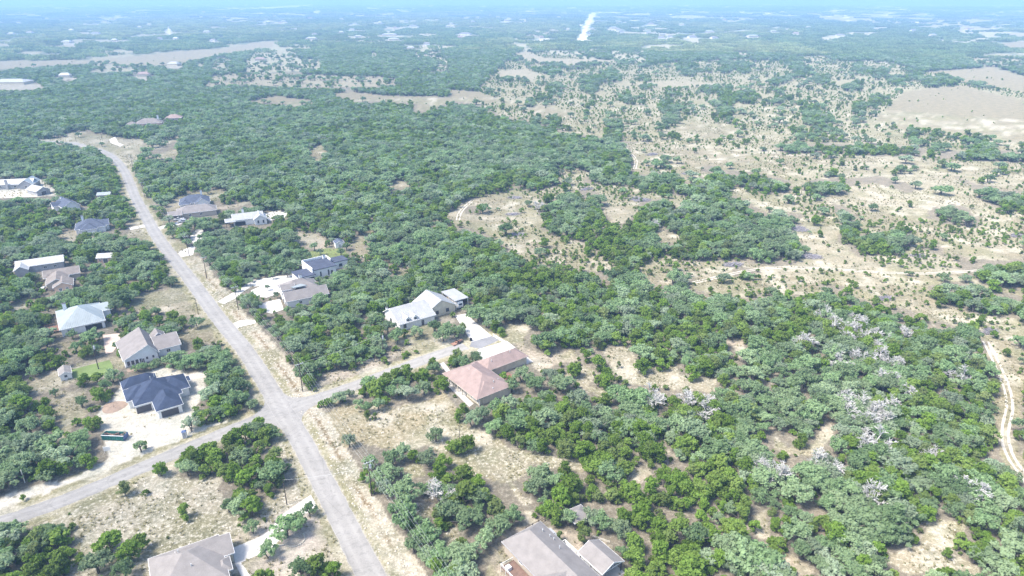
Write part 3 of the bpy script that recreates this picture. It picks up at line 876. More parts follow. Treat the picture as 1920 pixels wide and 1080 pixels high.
DRIVES = [
    ('driveway', [(853, 592), (873, 588), (922, 630), (884, 641)], 'concrete', 'white concrete drive running from the white carport to the dead end'),
    ('turning_area', [(880, 650), (884, 641), (922, 630), (935, 638), (900, 654)], 'road_dark', 'dark square of newer asphalt at the end of the dead end street'),
    ('driveway', [(893, 662), (897, 655), (950, 639), (1000, 678), (988, 683), (965, 664), (930, 676), (905, 680)], 'concrete', 'white concrete parking slab wrapping the pink roofed house'),
    ('walk', [(824, 682), (832, 679), (848, 700), (840, 702)], 'concrete', 'narrow pale walk beside the pink roofed house'),
    ('terrace', [(838, 722), (846, 718), (888, 757), (880, 763)], 'concrete', 'white terrace strip along the porch of the pink roofed house'),
    ('driveway', [(597, 956), (583, 928), (556, 946), (530, 965), (505, 995), (480, 1010), (435, 1028), (442, 1060), (460, 1095), (480, 1095), (452, 1055), (480, 1042), (505, 1032), (530, 1008), (545, 985), (565, 965)], 'concrete', 'curving white concrete drive to the grey roofed house by the main road'),
    ('driveway', [(193, 628), (224, 625), (226, 640), (212, 660), (198, 664)], 'gravel', 'pinkish gravel forecourt between the metal roofed house and grey gabled house'),
    ('lawn', [(131, 694), (205, 675), (214, 690), (192, 706), (140, 710)], 'lawn', 'mown green lawn behind the little white shed'),
    ('driveway', [(408, 566), (436, 549), (452, 551), (448, 556), (420, 570)], 'concrete', 'pale concrete drive entering beside the road toward the flat roofed house'),
    ('driveway', [(436, 549), (475, 525), (520, 518), (552, 515), (565, 528), (545, 540), (528, 548), (500, 558), (478, 556), (470, 545), (490, 536), (470, 538), (450, 551)], 'concrete', 'white concrete court in front of the flat roofed modern house'),
    ('driveway', [(485, 572), (500, 566), (525, 560), (532, 580), (510, 588), (488, 584)], 'concrete', 'white concrete apron by the grey shingled house'),
    ('driveway', [(438, 606), (452, 600), (478, 600), (480, 606), (455, 612), (445, 616)], 'concrete', 'short concrete drive stub joining the road above the crossroads'),
    ('driveway', [(333, 473), (357, 463), (366, 462), (362, 478), (340, 482)], 'concrete', 'pale drive apron joining the upper road'),
    ('driveway', [(358, 452), (357, 440), (372, 428), (382, 432), (376, 448), (366, 458)], 'concrete', 'white sloping drive among oaks up to the white metal roof'),
    ('driveway', [(492, 402), (520, 394), (540, 398), (535, 408), (505, 414)], 'concrete', 'white concrete yard beside the white metal roofed house'),
    ('driveway', [(240, 427), (272, 421), (272, 426), (245, 431)], 'concrete', 'narrow drive to the slate roofed house'),
    ('driveway', [(296, 426), (330, 417), (340, 412), (348, 415), (335, 422), (300, 430)], 'concrete', 'straight pale drive to the taupe roofed house with parked cars'),
    ('driveway', [(0, 360), (60, 358), (85, 362), (85, 368), (0, 372)], 'caliche', 'crushed limestone yard by the pale metal roofed house'),
    ('path', [(205, 262), (216, 256), (222, 268), (232, 271), (226, 275), (208, 268)], 'concrete', 'pale winding drive leading up from the road bend'),
]
for i, (nm, pix, mt, lab) in enumerate(DRIVES):
    slab(nm, pix, 0.036 + 0.004 * (i % 3), M[mt], lab, nm.replace('_', ' '))
mound = MB()
c0 = Wp(214, 763)
rings, n = 5, 22
mv = []
for k in range(rings + 1):
    rr_ = 3.6 * (1 - k / rings)
    for j in range(n):
        t = 2 * pi * j / n
        q = rr_ * (1 + 0.07 * sin(3 * t + k))
        mv.append((c0[0] + q * cos(t), c0[1] + q * sin(t), 0.03 + 0.5 * (1 - (1 - k / rings) ** 2) * (1 + 0.15 * sin(5 * t + 2 * k))))
mound.add(mv, [(k * n + j, k * n + (j + 1) % n, (k + 1) * n + (j + 1) % n, (k + 1) * n + j) for k in range(rings) for j in range(n)])
tag(mound.build('soil_mound', M['soil']), 'low round mound of brown soil on the white lot by the navy roof', 'soil')

# two-track lanes in the pasture
LANES = []
for pts, lab in [([(1848, 640), (1868, 680), (1885, 720), (1893, 760), (1885, 810), (1892, 850), (1925, 900), (1960, 950)], 'dirt lane at the wood edge'),
                 ([(1165, 268), (1180, 285), (1192, 300), (1190, 318)], 'dirt lane by the dense wood corner'),
                 ([(886, 376), (872, 388), (862, 400), (858, 415)], 'dirt lane at the tip of the pasture'),
                 ([(1300, 530), (1420, 505), (1520, 502), (1640, 510), (1760, 512), (1930, 500)], 'dirt lane across the stony pasture')]:
    ln = smooth([W2(*p) for p in pts])
    LANES.append(ln)
    d = np.gradient(ln, axis=0)
    d /= np.linalg.norm(d, axis=1)[:, None]
    nr_ = np.stack([d[:, 1], -d[:, 0]], -1)
    for sgn, wd in ((-1, 'one wheel rut of the '), (1, 'other wheel rut of the ')):
        ribbon('dirt_track', resample(ln + nr_ * 0.85 * sgn, 2.5), 0.4, 0.02, M['caliche'], 'pale ' + wd + lab, jit=0.06)

# ------------------------------------------------------------------ houses
RECTS = []          # (cx, cy, cos, sin, x0, x1, y0, y1) footprints in the house frame: no trees there


class House:
    def __init__(s, name, label, cat, org, ang, group=None):
        s.o = (float(org[0]), float(org[1]))
        s.a = radians(ang)
        s.root = tag(empty(name, (s.o[0], s.o[1], 0), s.a), label, cat, group)
        s.n = 0

    def foot(s, x0, x1, y0, y1):
        RECTS.append((s.o[0], s.o[1], cos(s.a), sin(s.a), x0, x1, y0, y1))

    def block(s, x0, x1, y0, y1, ze, zr, kind, wall, roof, ov=0.5, rp=0.5, hip=1.0, trim='trim', walls=True, inset=None):
        """one roofed volume. x0..y1 is the eave outline; ridge along x or y; rp = where the ridge sits"""
        s.n += 1
        e = 0.007 * s.n
        ze += e
        zr += e
        x0, x1, y0, y1 = x0 + e * 0.5, x1 - e * 0.5, y0 + e * 0.5, y1 - e * 0.5
        s.foot(x0, x1, y0, y1)
        il, ir, if_, ib = inset or (ov, ov, ov, ov)
        wx0, wx1, wy0, wy1 = x0 + il, x1 - ir, y0 + if_, y1 - ib
        th_ = 0.16
        alongx = kind.endswith('x')
        if kind == 'flat':
            if walls:
                MB().box(wx0, wx1, wy0, wy1, 0, ze, 0).build('wall', M[wall], s.root)
            rf = MB().box(x0, x1, y0, y1, ze + 0.002, ze + 0.28).build('roof', M[roof], s.root)
            return rf
        if alongx:
            T = lambda u, v, z: (u, v, z)
            a0, a1, b0, b1 = x0, x1, y0, y1
            wa0, wa1, wb0, wb1 = wx0, wx1, wy0, wy1
        else:
            T = lambda u, v, z: (v, u, z)
            a0, a1, b0, b1 = y0, y1, x0, x1
            wa0, wa1, wb0, wb1 = wy0, wy1, wx0, wx1
        br = b0 + (b1 - b0) * rp
        zt = ze + th_
        if kind.startswith('hip'):
            h0 = min((br - b0) * hip, (a1 - a0) * 0.48) if True else 0
            r0, r1 = a0 + h0, a1 - h0
        else:
            r0, r1 = a0, a1
        V = [T(a0, b0, ze), T(a1, b0, ze), T(a1, b1, ze), T(a0, b1, ze),
             T(a0, b0, zt), T(a1, b0, zt), T(a1, b1, zt), T(a0, b1, zt), T(r0, br, zr), T(r1, br, zr)]
        Fs = [(4, 5, 9, 8), (6, 7, 8, 9), (5, 6, 9), (7, 4, 8), (0, 3, 2, 1), (0, 1, 5, 4), (2, 3, 7, 6), (1, 2, 6, 5), (3, 0, 4, 7)]
        if kind.startswith('gab'):
            zb = zr - th_
            V += [T(r0, br, zb), T(r1, br, zb)]
            Fs = [(4, 5, 9, 8), (6, 7, 8, 9), (0, 1, 5, 4), (2, 3, 7, 6),
                  (1, 0, 10, 11), (3, 2, 11, 10), (0, 4, 8, 10), (3, 10, 8, 7), (1, 11, 9, 5), (2, 6, 9, 11)]
        if not alongx:
            Fs = [f[::-1] for f in Fs]
        rf = MB().add(V, Fs).build('roof', M[roof], s.root)
        if trim:
            t = MB()
            w = 0.07
            zb0, zb1 = ze - 0.10, ze + th_ - 0.015
            sides = [((a0, b0), (a1, b0)), ((a0, b1), (a1, b1))]
            for (p, q) in sides:
                sg = -1 if p[1] == b0 else 1
                P0, P1 = T(p[0] - w, p[1] + (w * sg if sg < 0 else 0.0), 0), T(q[0] + w, p[1] + (w * sg if sg > 0 else 0.0), 0)
                t.box(min(P0[0], P1[0]), max(P0[0], P1[0]), min(P0[1], P1[1]), max(P0[1], P1[1]), zb0, zb1)
            for ae, sg in ((a0, -1), (a1, 1)):
                if kind.startswith('hip'):
                    P0, P1 = T(ae + (w * sg if sg < 0 else 0), b0 + 0.002, 0), T(ae + (w * sg if sg > 0 else 0), b1 - 0.002, 0)
                    t.box(min(P0[0], P1[0]), max(P0[0], P1[0]), min(P0[1], P1[1]), max(P0[1], P1[1]), zb0, zb1)
                else:
                    for be in (b0, b1):
                        pts = [T(ae, be, ze - 0.1), T(ae, br, zr - th_ - 0.1), T(ae, br, zr - 0.02), T(ae, be, zt - 0.02)]
                        pts2 = [T(ae + sg * w, be, ze - 0.1), T(ae + sg * w, br, zr - th_ - 0.1), T(ae + sg * w, br, zr - 0.02), T(ae + sg * w, be, zt - 0.02)]
                        t.add(pts + pts2, [(0, 1, 2, 3), (7, 6, 5, 4), (0, 4, 5, 1), (1, 5, 6, 2), (2, 6, 7, 3), (3, 7, 4, 0)])
            t.build('fascia', M[trim], rf)
        if walls:
            wm = MB()
            if kind.startswith('gab'):
                zk = lambda b: zt + (zr - zt) * (1 - (abs(b - br) / ((br - b0) if b < br else (b1 - br)))) - 0.17
                z0_, z1_, zp = zk(wb0), zk(wb1), zr - 0.17
                V = []
                for aa in (wa0, wa1):
                    V += [T(aa, wb0, 0), T(aa, wb1, 0), T(aa, wb1, z1_), T(aa, br, zp), T(aa, wb0, z0_)]
                Fs = [(0, 1, 2, 3, 4)[::-1], (5, 6, 7, 8, 9), (0, 5, 9, 4), (1, 2, 7, 6), (2, 3, 8, 7), (4, 9, 8, 3)]
                if not alongx:
                    Fs = [f[::-1] for f in Fs]
                wm.add(V, Fs)
            else:
                wm.box(wx0, wx1, wy0, wy1, 0, ze + 0.05)
            wm.build('wall', M[wall], s.root)
        return rf

    def _face(s, side, at, u0, u1, z0, z1, d0, d1):
        lo, hi = min(d0, d1), max(d0, d1)
        if side == 'f':
            return (u0, u1, at - hi, at - lo, z0, z1)
        if side == 'b':
            return (u0, u1, at + lo, at + hi, z0, z1)
        if side == 'l':
            return (at - hi, at - lo, u0, u1, z0, z1)
        return (at + lo, at + hi, u0, u1, z0, z1)

    def window(s, side, at, u, w=1.3, h=1.4, sill=1.0, frame='trim', mull=1):
        fr = MB()
        z0, z1, u0, u1 = sill, sill + h, u - w / 2, u + w / 2
        b = 0.11
        for (p0, p1, q0, q1) in ((u0, u1, z0, z0 + b), (u0, u1, z1 - b, z1), (u0, u0 + b, z0 + b, z1 - b), (u1 - b, u1, z0 + b, z1 - b)):
            fr.box(*s._face(side, at, p0, p1, q0, q1, -0.05, 0.09))
        for k in range(mull):
            c = u0 + (k + 1) * w / (mull + 1)
            fr.box(*s._face(side, at, c - 0.04, c + 0.04, z0 + b, z1 - b, -0.05, 0.07))
        f = fr.build('window', M[frame], s.root)
        MB().box(*s._face(side, at, u0 + b, u1 - b, z0 + b, z1 - b, -0.05, 0.03)).build('pane', M['glass'], f)

    def door(s, side, at, u, w=1.1, h=2.1, mat='door', name='door', panels=0, z=0.0):
        o = MB().box(*s._face(side, at, u - w / 2, u + w / 2, z, z + h, -0.05, 0.05)).build(name, M[mat], s.root)
        fr = MB()
        for (p0, p1, q0, q1) in ((u - w / 2 - 0.12, u - w / 2, z, z + h + 0.12), (u + w / 2, u + w / 2 + 0.12, z, z + h + 0.12), (u - w / 2, u + w / 2, z + h, z + h + 0.12)):
            fr.box(*s._face(side, at, p0, p1, q0, q1, -0.05, 0.08))
        fr.build('door_frame', M['trim'], o)
        for k in range(panels):
            zz = z + h * (k + 0.5) / panels
            MB().box(*s._face(side, at, u - w / 2 + 0.12, u + w / 2 - 0.12, zz - h / panels * 0.36, zz + h / panels * 0.36, 0.0, 0.075)).build('door_panel', M[mat], o)
        return o

    def chimney(s, x, y, z0, z1, w=0.9, mat='white', cap='dtrim'):
        c = MB().box(x - w / 2, x + w / 2, y - w * 0.4, y + w * 0.4, z0, z1).build('chimney', M[mat], s.root)
        MB().box(x - w / 2 - 0.1, x + w / 2 + 0.1, y - w * 0.4 - 0.1, y + w * 0.4 + 0.1, z1, z1 + 0.15).build('chimney_cap', M[cap], c)

    def post(s, x, y, z1, w=0.22, mat='trim', z0=0.0, name='post'):
        return MB().box(x - w / 2, x + w / 2, y - w / 2, y + w / 2, z0, z1).build(name, M[mat], s.root)

    def part(s, name, mb, mat, parent=None):
        return mb.build(name, M[mat] if isinstance(mat, str) else [M[k] for k in mat], parent or s.root)

    def vent(s, x, y, z):
        s.part('roof_vent', MB().bar((x, y, z - 0.5), (x, y, z + 0.45), 0.13, 0.13, 6), 'steel')


def ribs(h, x0, x1, n, f0, f1, mat):
    """raised standing seams running down a metal roof slope: f(x) -> start and end point"""
    for k in range(n):
        x = x0 + (x1 - x0) * (k + 0.5) / n
        a, b = f0(x), f1(x)
        h.part('roof_seam', MB().bar(a, b, 0.045, 0.045, 4), mat)


# --- navy shingled house under construction
h = House('house', 'new house with many navy shingled hips and dark garage doors on a white lot', 'house', (-112.8, 183.4), 35)
h.block(-5.4, 8.6, -0.4, 13.2, 3.0, 7.3, 'hipy', 'white', 'navy_sh')
h.block(-0.4, 7.4, -7.3, 5.0, 2.9, 5.5, 'hipy', 'white', 'navy_sh')
h.block(-7.0, 2.0, 4.0, 12.4, 2.9, 5.4, 'hipx', 'white', 'navy_sh')
h.block(-7.0, 3.5, 12.6, 18.6, 2.9, 5.5, 'hipx', 'white', 'navy_sh')
h.block(3.0, 11.4, 2.2, 12.8, 2.9, 6.0, 'hipx', 'white', 'navy_sh')
h.block(10.6, 12.6, 7.6, 11.0, 2.5, 2.9, 'hipy', 'white', 'navy_sh')
h.door('f', -6.8, 3.4, 4.9, 2.3, 'door', 'garage_door', 4)
h.door('f', 0.1, -2.9, 4.2, 2.3, 'door', 'garage_door', 4)
h.window('l', -6.5, 7.0, 1.4, 1.6, 0.9)
h.window('l', -6.5, 15.5, 1.6, 1.3, 1.0)
h.window('r', 10.9, 4.5, 1.2, 1.4, 0.9, 'dtrim')
h.door('r', 10.9, 6.6, 1.1, 2.1)
h.window('l', 0.1, -4.5, 0.8, 1.0, 1.2, 'dtrim')
h.vent(1.2, 8.6, 6.9)
h.vent(2.6, 11.0, 6.2)

# --- grey gabled house with white siding and sun room
h = House('house', 'white sided house with long taupe gable roof and glazed back porch', 'house', (-128.1, 216.1), 36)
h.block(-10.4, 1.2, -1.8, 15.6, 3.0, 7.0, 'gaby', 'white', 'taup_sh', rp=0.74)
h.block(0.6, 9.0, 0.2, 12.4, 2.9, 5.6, 'gabx', 'white', 'taup_sh', rp=0.55)
h.block(0.8, 5.6, 8.8, 13.6, 3.6, 5.9, 'gaby', 'white', 'taup_sh')
for k in range(4):
    h.window('f', -1.3, -8.9 + k * 1.35, 1.15, 1.9, 0.5, 'trim', 0)
h.window('f', -1.3, -2.9, 0.6, 0.9, 1.4, 'dtrim', 0)
h.window('f', -1.3, -0.9, 0.6, 0.9, 1.4, 'dtrim', 0)
h.door('f', -1.3, -3.9 - 0.4, 0.9, 2.0)
h.window('f', 0.7, 4.5, 1.4, 1.3, 1.0)
h.window('l', -9.9, 5.0, 1.2, 1.3, 1.0)
h.part('foundation', MB().box(-10.1, 0.9, -1.42, 1.0, 0.0, 0.4), 'greyw')
h.part('garden_bed', MB().box(-10, 1, -5.2, -2.6, 0.0, 0.12), 'soil')

# --- pale metal hip roof with chimney and red deck
h = House('house', 'stone house under a pale blue galvanised hip roof with white chimney', 'house', (-169.2, 239.7), 35)
h.block(-6.6, 8.9, -4.2, 16.6, 3.0, 7.4, 'hipy', 'white', 'metal_pale', hip=1.25)
h.block(3.8, 12.2, 6.4, 14.2, 2.9, 5.1, 'gabx', 'white', 'metal_pale')
h.chimney(-3.2, 11.5, 3.2, 7.6, 1.3, 'white')
h.foot(0, 9.5, -11, -4)
h.door('f', -3.7, 4.6, 5.6, 2.4, 'opening_shade', 'carport_shade_panel')  # dark panel on a solid wall, painted as the shaded carport bay
h.window('f', -3.7, -3.5, 1.6, 1.4, 0.9)
h.window('r', 11.7, 9.0, 2.2, 1.3, 1.0, 'dtrim')
h.window('r', 8.4, 1.5, 1.5, 1.3, 1.0, 'dtrim')
for k, x in enumerate(np.linspace(-5.6, 7.9, 24)):
    zt = lambda yy, xx: 3.05 + 4.2 * min((yy + 4.2) / 9.7, (min(xx + 6.6, 8.9 - xx)) / 7.75)
    yt = -4.2 + 9.7 * min(x + 6.6, 8.9 - x) / 7.75
    h.part('roof_seam', MB().bar((x, -4.15, 3.24), (x, yt, zt(yt, x) + 0.16), 0.05, 0.05, 4), 'metal_pale')
dk = House('deck', 'red stained timber deck with dark railing beside the pale metal roof', 'deck', (-169.2, 239.7), 35)
dk.foot(-11.5, -6, 1, 8)
for k in range(22):
    dk.part('plank', MB().box(-11.3, -6.3, 1.4 + k * 0.27, 1.64 + k * 0.27, 0.82, 0.90), 'redwood')
for x, y in [(-11.2, 1.5), (-8.8, 1.5), (-6.4, 1.5), (-11.2, 4.4), (-11.2, 7.2), (-8.8, 7.2), (-6.6, 7.2)]:
    dk.post(x, y, 1.9, 0.13, 'brownwood', 0.0)
for a, b in [((-11.2, 1.5), (-6.4, 1.5)), ((-11.2, 1.5), (-11.2, 7.2)), ((-11.2, 7.2), (-6.6, 7.2))]:
    for z in (1.35, 1.85):
        dk.part('rail', MB().bar((*a, z), (*b, z), 0.06, 0.06, 4), 'brownwood')

# --- little white shed
h = House('garden_shed', 'little white garden shed with grey gable roof on the pale path', 'shed', (-151.9, 201.3), 35)
h.block(-1.5, 2.3, -0.6, 5.2, 2.1, 3.3, 'gaby', 'white', 'grey_sh', ov=0.25)
h.window('f', -0.35, 0.4, 0.8, 0.8, 1.1, 'dtrim', 1)
h.door('l', -1.25, 2.4, 1.0, 1.9, 'white')

# --- pink shingled house
h = House('house', 'cream walled house with broad faded pink shingle hip roof', 'house', (-11.3, 190.5), 37)
h.block(-3.8, 10.4, -5.4, 15.2, 3.0, 6.9, 'hipy', 'cream', 'pink_sh', hip=1.0, trim='tanw', inset=(2.6, 0.5, 0.5, 0.5))
h.block(-2.9, 7.0, -5.2, 3.0, 3.05, 5.7, 'hipy', 'cream', 'pink_sh', trim=None, hip=1.0)
h.block(9.0, 26.9, 7.2, 15.0, 2.9, 5.6, 'hipx', 'cream', 'pink_sh', trim='tanw')
for y in (3.8, 6.4, 9.0, 11.6, 14.6):
    h.post(-3.4, y, 3.0, 0.25, 'cream')
h.part('porch_floor', MB().box(-3.7, -1.2, 3.0, 14.9, 0.0, 0.16), 'concrete')
for y in (-3.6, -2.0, -0.4):
    h.window('l', -2.4, y, 1.1, 1.6, 0.7, 'trim', 1)
h.window('f', -4.7, 6.8, 1.5, 1.5, 0.8, 'dtrim', 1)
h.window('l', -1.2, 7.0, 1.6, 1.4, 0.9)
h.door('l', -1.2, 9.6, 1.1, 2.1)
h.post(-2.4, -4.75, 3.0, 0.2, 'trim', name='downspout')
for x, y, z in [(5.0, -2.2, 5.1), (7.2, -1.5, 4.6), (3.4, -4.0, 3.9), (12.5, 9.6, 4.9), (14.0, 12.0, 5.3), (21.0, 10.4, 5.3), (2.0, 7.5, 5.9)]:
    h.vent(x, y, z)
h.part('patio', MB().box(11.0, 17.5, 1.6, 6.6, 0.0, 0.14), 'redwood')

# --- white farmhouse with dormers
h = House('house', 'white farmhouse with pale metal gables and two small dormers among oaks', 'house', (-34.8, 251.8), 35)
h.block(-15.6, 0.6, -7.0, 7.8, 3.0, 6.6, 'gabx', 'white', 'metal_white', rp=0.62)
h.block(-1.8, 12.2, -3.6, 9.2, 3.1, 7.2, 'gaby', 'cream', 'metal_white')
h.foot(-12, 3, -12, -6)
for x in (-11.4, -8.2):
    h.block(x - 1.0, x + 1.0, -6.4, -1.8, 4.25, 5.3, 'gaby', 'white', 'metal_white', ov=0.15)
    h.window('f', -6.25, x, 1.0, 1.0, 3.1, 'dtrim', 1)
h.window('l', -15.1, 1.5, 1.3, 1.5, 1.0, 'dtrim')
h.window('l', -15.1, -3.0, 1.2, 1.4, 1.0, 'dtrim')
h.door('f', -6.5, -5.2, 1.2, 2.2)
h.window('f', -6.5, -13.0, 1.2, 1.5, 0.9, 'dtrim')
h.window('f', -3.1, 3.2, 1.4, 1.6, 1.0, 'dtrim')
h.window('f', -3.1, 8.0, 1.4, 1.6, 1.0, 'dtrim')
h.chimney(-14.5, 6.2, 3.5, 5.4, 0.7, 'white')
for k in range(20):
    x = -15.2 + k * 0.8
    if x < -0.5:
        h.part('roof_seam', MB().bar((x, -6.95, 3.2), (x, 2.1, 6.66), 0.045, 0.045, 4), 'metal_white')
for k in range(14):
    y = -3.2 + k * 0.9
    h.part('roof_seam', MB().bar((-1.5, y, 3.4), (5.15, y, 7.28), 0.045, 0.045, 4), 'metal_white')
c = House('carport', 'tall flat white carport standing beside the white farmhouse', 'carport', (-34.8, 251.8), 35)
c.block(12.5, 19.0, -2.0, 10.0, 3.9, 4.2, 'flat', 'white', 'metal_white', walls=False)
for x in (12.9, 18.7):
    for y in (-1.7, 4.0, 9.6):
        c.post(x, y, 3.9, 0.22, 'fence_w')
c.part('side_wall', MB().box(18.8, 18.9, 0.5, 9.6, 0.0, 3.5), 'brownwood')

# --- flat roofed modern house
h = House('house', 'modern white house with three flat navy roofs and parapet walls', 'house', (-92.1, 295.1), 37)
rf = h.block(-1.9, 9.5, -4.4, 8.6, 4.3, 4.5, 'flat', 'white', 'dark_flat', ov=0.35)
h.part('parapet', MB().box(-2.25, -1.93, -4.0, 8.9, 0.0, 5.5), 'white')
h.part('parapet', MB().box(-1.92, 9.9, 8.62, 8.95, 0.0, 5.6), 'white')
h.part('parapet', MB().box(9.52, 9.9, 3.0, 8.61, 0.0, 5.6), 'white')
h.block(-9.6, -1.5, -6.2, 3.6, 3.0, 3.2, 'flat', 'white', 'dark_flat', ov=0.35)
h.block(10.6, 18.0, 1.6, 8.6, 3.5, 3.7, 'flat', 'white', 'dark_flat', ov=0.35)
h.part('wall', MB().box(9.6, 11.0, 2.4, 8.0, 0, 3.3), 'white')
h.door('f', -5.85, -3.5, 2.6, 2.3, 'opening_shade', 'carport_shade_panel')  # no bay behind: its shade is a dark panel on the wall
h.window('f', -4.05, 1.6, 0.7, 2.3, 0.8, 'dtrim', 0)
h.window('f', -4.05, 5.4, 0.7, 2.6, 0.6, 'dtrim', 0)
h.door('f', -4.05, 7.0, 1.1, 2.6)
h.window('f', 1.95, 14.0, 1.6, 1.4, 1.0, 'dtrim')
h.chimney(8.2, 7.4, 4.0, 6.4, 1.1, 'white')

# --- grey shingled house below it
h = House('house', 'grey shingled house with pale valley roof and white chimney by a concrete court', 'house', (-95.4, 265.0), 30)
h.block(-2.0, 16.2, -6.4, 3.4, 3.0, 6.0, 'gabx', 'white', 'taup_sh', rp=0.42)
h.block(-1.2, 14.8, 1.5, 14.0, 3.0, 6.9, 'hipx', 'white', 'taup_sh')
h.block(-1.6, 4.5, 2.6, 7.6, 4.6, 6.4, 'gabx', 'white', 'taup_sh', ov=0.3)
h.part('roof_flashing', MB().add([(3.5, 1.2, 5.72), (9.0, 1.2, 5.72), (7.2, 4.8, 5.5), (2.5, 3.6, 5.4), (3.5, 1.2, 5.4), (9, 1.2, 5.4), (7.2, 4.8, 5.2), (2.5, 3.6, 5.1)], [(0, 1, 2, 3), (7, 6, 5, 4), (0, 4, 5, 1), (1, 5, 6, 2), (2, 6, 7, 3), (3, 7, 4, 0)]), 'metal_pale')
h.chimney(8.2, 8.6, 4.5, 8.2, 1.2, 'white')
h.door('l', -1.5, -3.6, 2.8, 2.2, 'door', 'garage_door', 4)
h.door('l', -1.5, 0.6, 2.4, 2.2, 'door', 'garage_door', 4)
h.window('f', -5.9, 4.0, 1.4, 1.3, 1.0)
h.window('f', -5.9, 10.0, 1.4, 1.3, 1.0)

# --- grey ranch house and gazebo carport by the camera
h = House('house', 'large grey shingled house with brown deck and railings', 'house', (5.0, 122.0), -54)
h.block(-5.2, 18.0, -5.4, 6.1, 3.0, 6.0, 'hipx', 'tanw', 'grey_sh', hip=0.55, trim='greyw')
h.block(7.5, 17.0, -10.5, 1.0, 2.9, 5.6, 'gaby', 'tanw', 'grey_sh', trim='greyw')
for x, y, z in [(-1.2, 3.6, 4.6), (1.0, 4.0, 4.4), (2.2, 4.2, 4.2), (5.5, 3.2, 4.9)]:
    h.vent(x, y, z)
h.door('b', 5.6, 3.2, 1.2, 2.1)
h.window('b', 5.6, 0.2, 1.5, 1.3, 1.0)
h.window('b', 5.6, 8.5, 1.5, 1.3, 1.0)
h.window('f', -4.9, 1.5, 1.5, 1.3, 1.6)
h.part('skylight', MB().box(-2.2, -0.2, 6.15, 6.7, 2.6, 3.0), 'metal_white')
h.foot(-2, 12, -10, -5)
dk = House('deck', 'brown timber deck with white and grey railing beside the big grey house', 'deck', (5.0, 122.0), -54)
for k in range(13):
    dk.part('plank', MB().box(-0.5, 7.3, -9.0 + k * 0.28, -8.75 + k * 0.28, 1.32, 1.40), 'brownwood')
for x in (-0.4, 1.4, 3.2, 5.0, 6.8):
    dk.post(x, -8.95, 2.45, 0.14, 'fence_w')
dk.part('rail', MB().bar((-0.4, -8.95, 2.42), (6.8, -8.95, 2.42), 0.07, 0.07, 4), 'fence_w')
dk.part('rail', MB().bar((-0.4, -8.95, 1.9), (6.8, -8.95, 1.9), 0.05, 0.05, 4), 'steel')
dk.part('rail', MB().bar((-0.4, -8.95, 2.42), (-0.4, -5.6, 2.42), 0.07, 0.07, 4), 'fence_w')
dk.part('rail', MB().bar((-0.4, -8.95, 1.9), (-0.4, -5.6, 1.9), 0.05, 0.05, 4), 'steel')
ac = House('air_conditioner', 'white boxy air conditioning unit standing on the brown deck', 'air conditioner', (5.0, 122.0), -54)
ac.part('cabinet', MB().box(0.6, 1.7, -8.5, -7.5, 1.4, 2.35), 'white')
ac.part('fan_grille', MB().bar((1.15, -8.0, 2.35), (1.15, -8.0, 2.41), 0.4, 0.4, 14), 'steel')
pv = House('paved_court', 'white fenced paved court between the grey house and its open carport', 'court', (5.0, 122.0), -54)
pv.part('paving', MB().box(1.0, 8.0, 6.3, 9.2, 0.0, 0.1), 'concrete')
for a, b in [((1.4, 6.3), (1.4, 8.4)), ((1.4, 8.4), (7.4, 8.4))]:
    pv.part('rail', MB().bar((*a, 1.15), (*b, 1.15), 0.1, 0.1, 4), 'fence_w')
    pv.part('rail', MB().bar((*a, 0.6), (*b, 0.6), 0.06, 0.06, 4), 'fence_w')
for x, y in [(1.4, 6.5), (1.4, 8.4), (3.4, 8.4), (5.4, 8.4), (7.4, 8.4)]:
    pv.post(x, y, 1.2, 0.14, 'fence_w')
c = House('carport', 'open sided carport with grey gable roof beside the big grey house', 'carport', (5.0, 122.0), -54)
c.block(7.6, 15.8, 6.9, 13.6, 2.9, 4.7, 'gabx', 'tanw', 'grey_sh', walls=False)
for x in (8.1, 11.7, 15.3):
    for y in (7.3, 13.2):
        c.post(x, y, 2.9, 0.2, 'dtrim')
c.part('floor_slab', MB().box(7.8, 16.5, 7.0, 13.5, 0.0, 0.08), 'concrete')
c.part('gable_truss', MB().bar((15.6, 7.2, 2.9), (15.6, 13.3, 2.9), 0.1, 0.1, 4).bar((15.6, 10.25, 2.9), (15.6, 10.25, 4.4), 0.08, 0.08, 4).bar((15.6, 8.7, 2.9), (15.6, 10.25, 4.4), 0.07, 0.07, 4).bar((15.6, 11.8, 2.9), (15.6, 10.25, 4.4), 0.07, 0.07, 4), 'fence_w')
g_ = Wp(1083, 978)
c = House('gazebo', 'small grey roofed garden gazebo half hidden under oak branches', 'gazebo', g_[:2], 30)
c.block(-2.6, 2.6, -2.4, 2.4, 2.3, 3.7, 'hipx', 'tanw', 'grey_sh', walls=False)
for x in (-2.2, 2.2):
    for y in (-2.0, 2.0):
        c.post(x, y, 2.3, 0.16, 'dtrim')

# --- grey roofed house by the curving drive
h = House('house', 'wide low house with plain grey hip roof at the end of the curving drive', 'house', (-73.8, 120.4), 30.5)
h.block(-8.6, 6.4, -13.0, 2.0, 3.0, 6.2, 'hipx', 'cream', 'grey_sh', rp=0.62, hip=0.75)
h.block(-3.0, 8.6, -5.8, 1.5, 2.9, 5.4, 'gabx', 'cream', 'grey_sh', rp=0.6)
h.door('r', 8.1, -2.3, 4.8, 2.3, 'white', 'garage_door', 4)
h.block(4.2, 7.4, -10.6, -6.2, 2.8, 3.9, 'hipy', 'cream', 'grey_sh')
h.window('b', 1.5, -5.0, 1.4, 1.3, 1.0)
h.door('r', 5.9, -7.6, 1.1, 2.1)
h.vent(-2.4, -2.0, 5.6)
h.vent(-0.4, -7.4, 5.2)

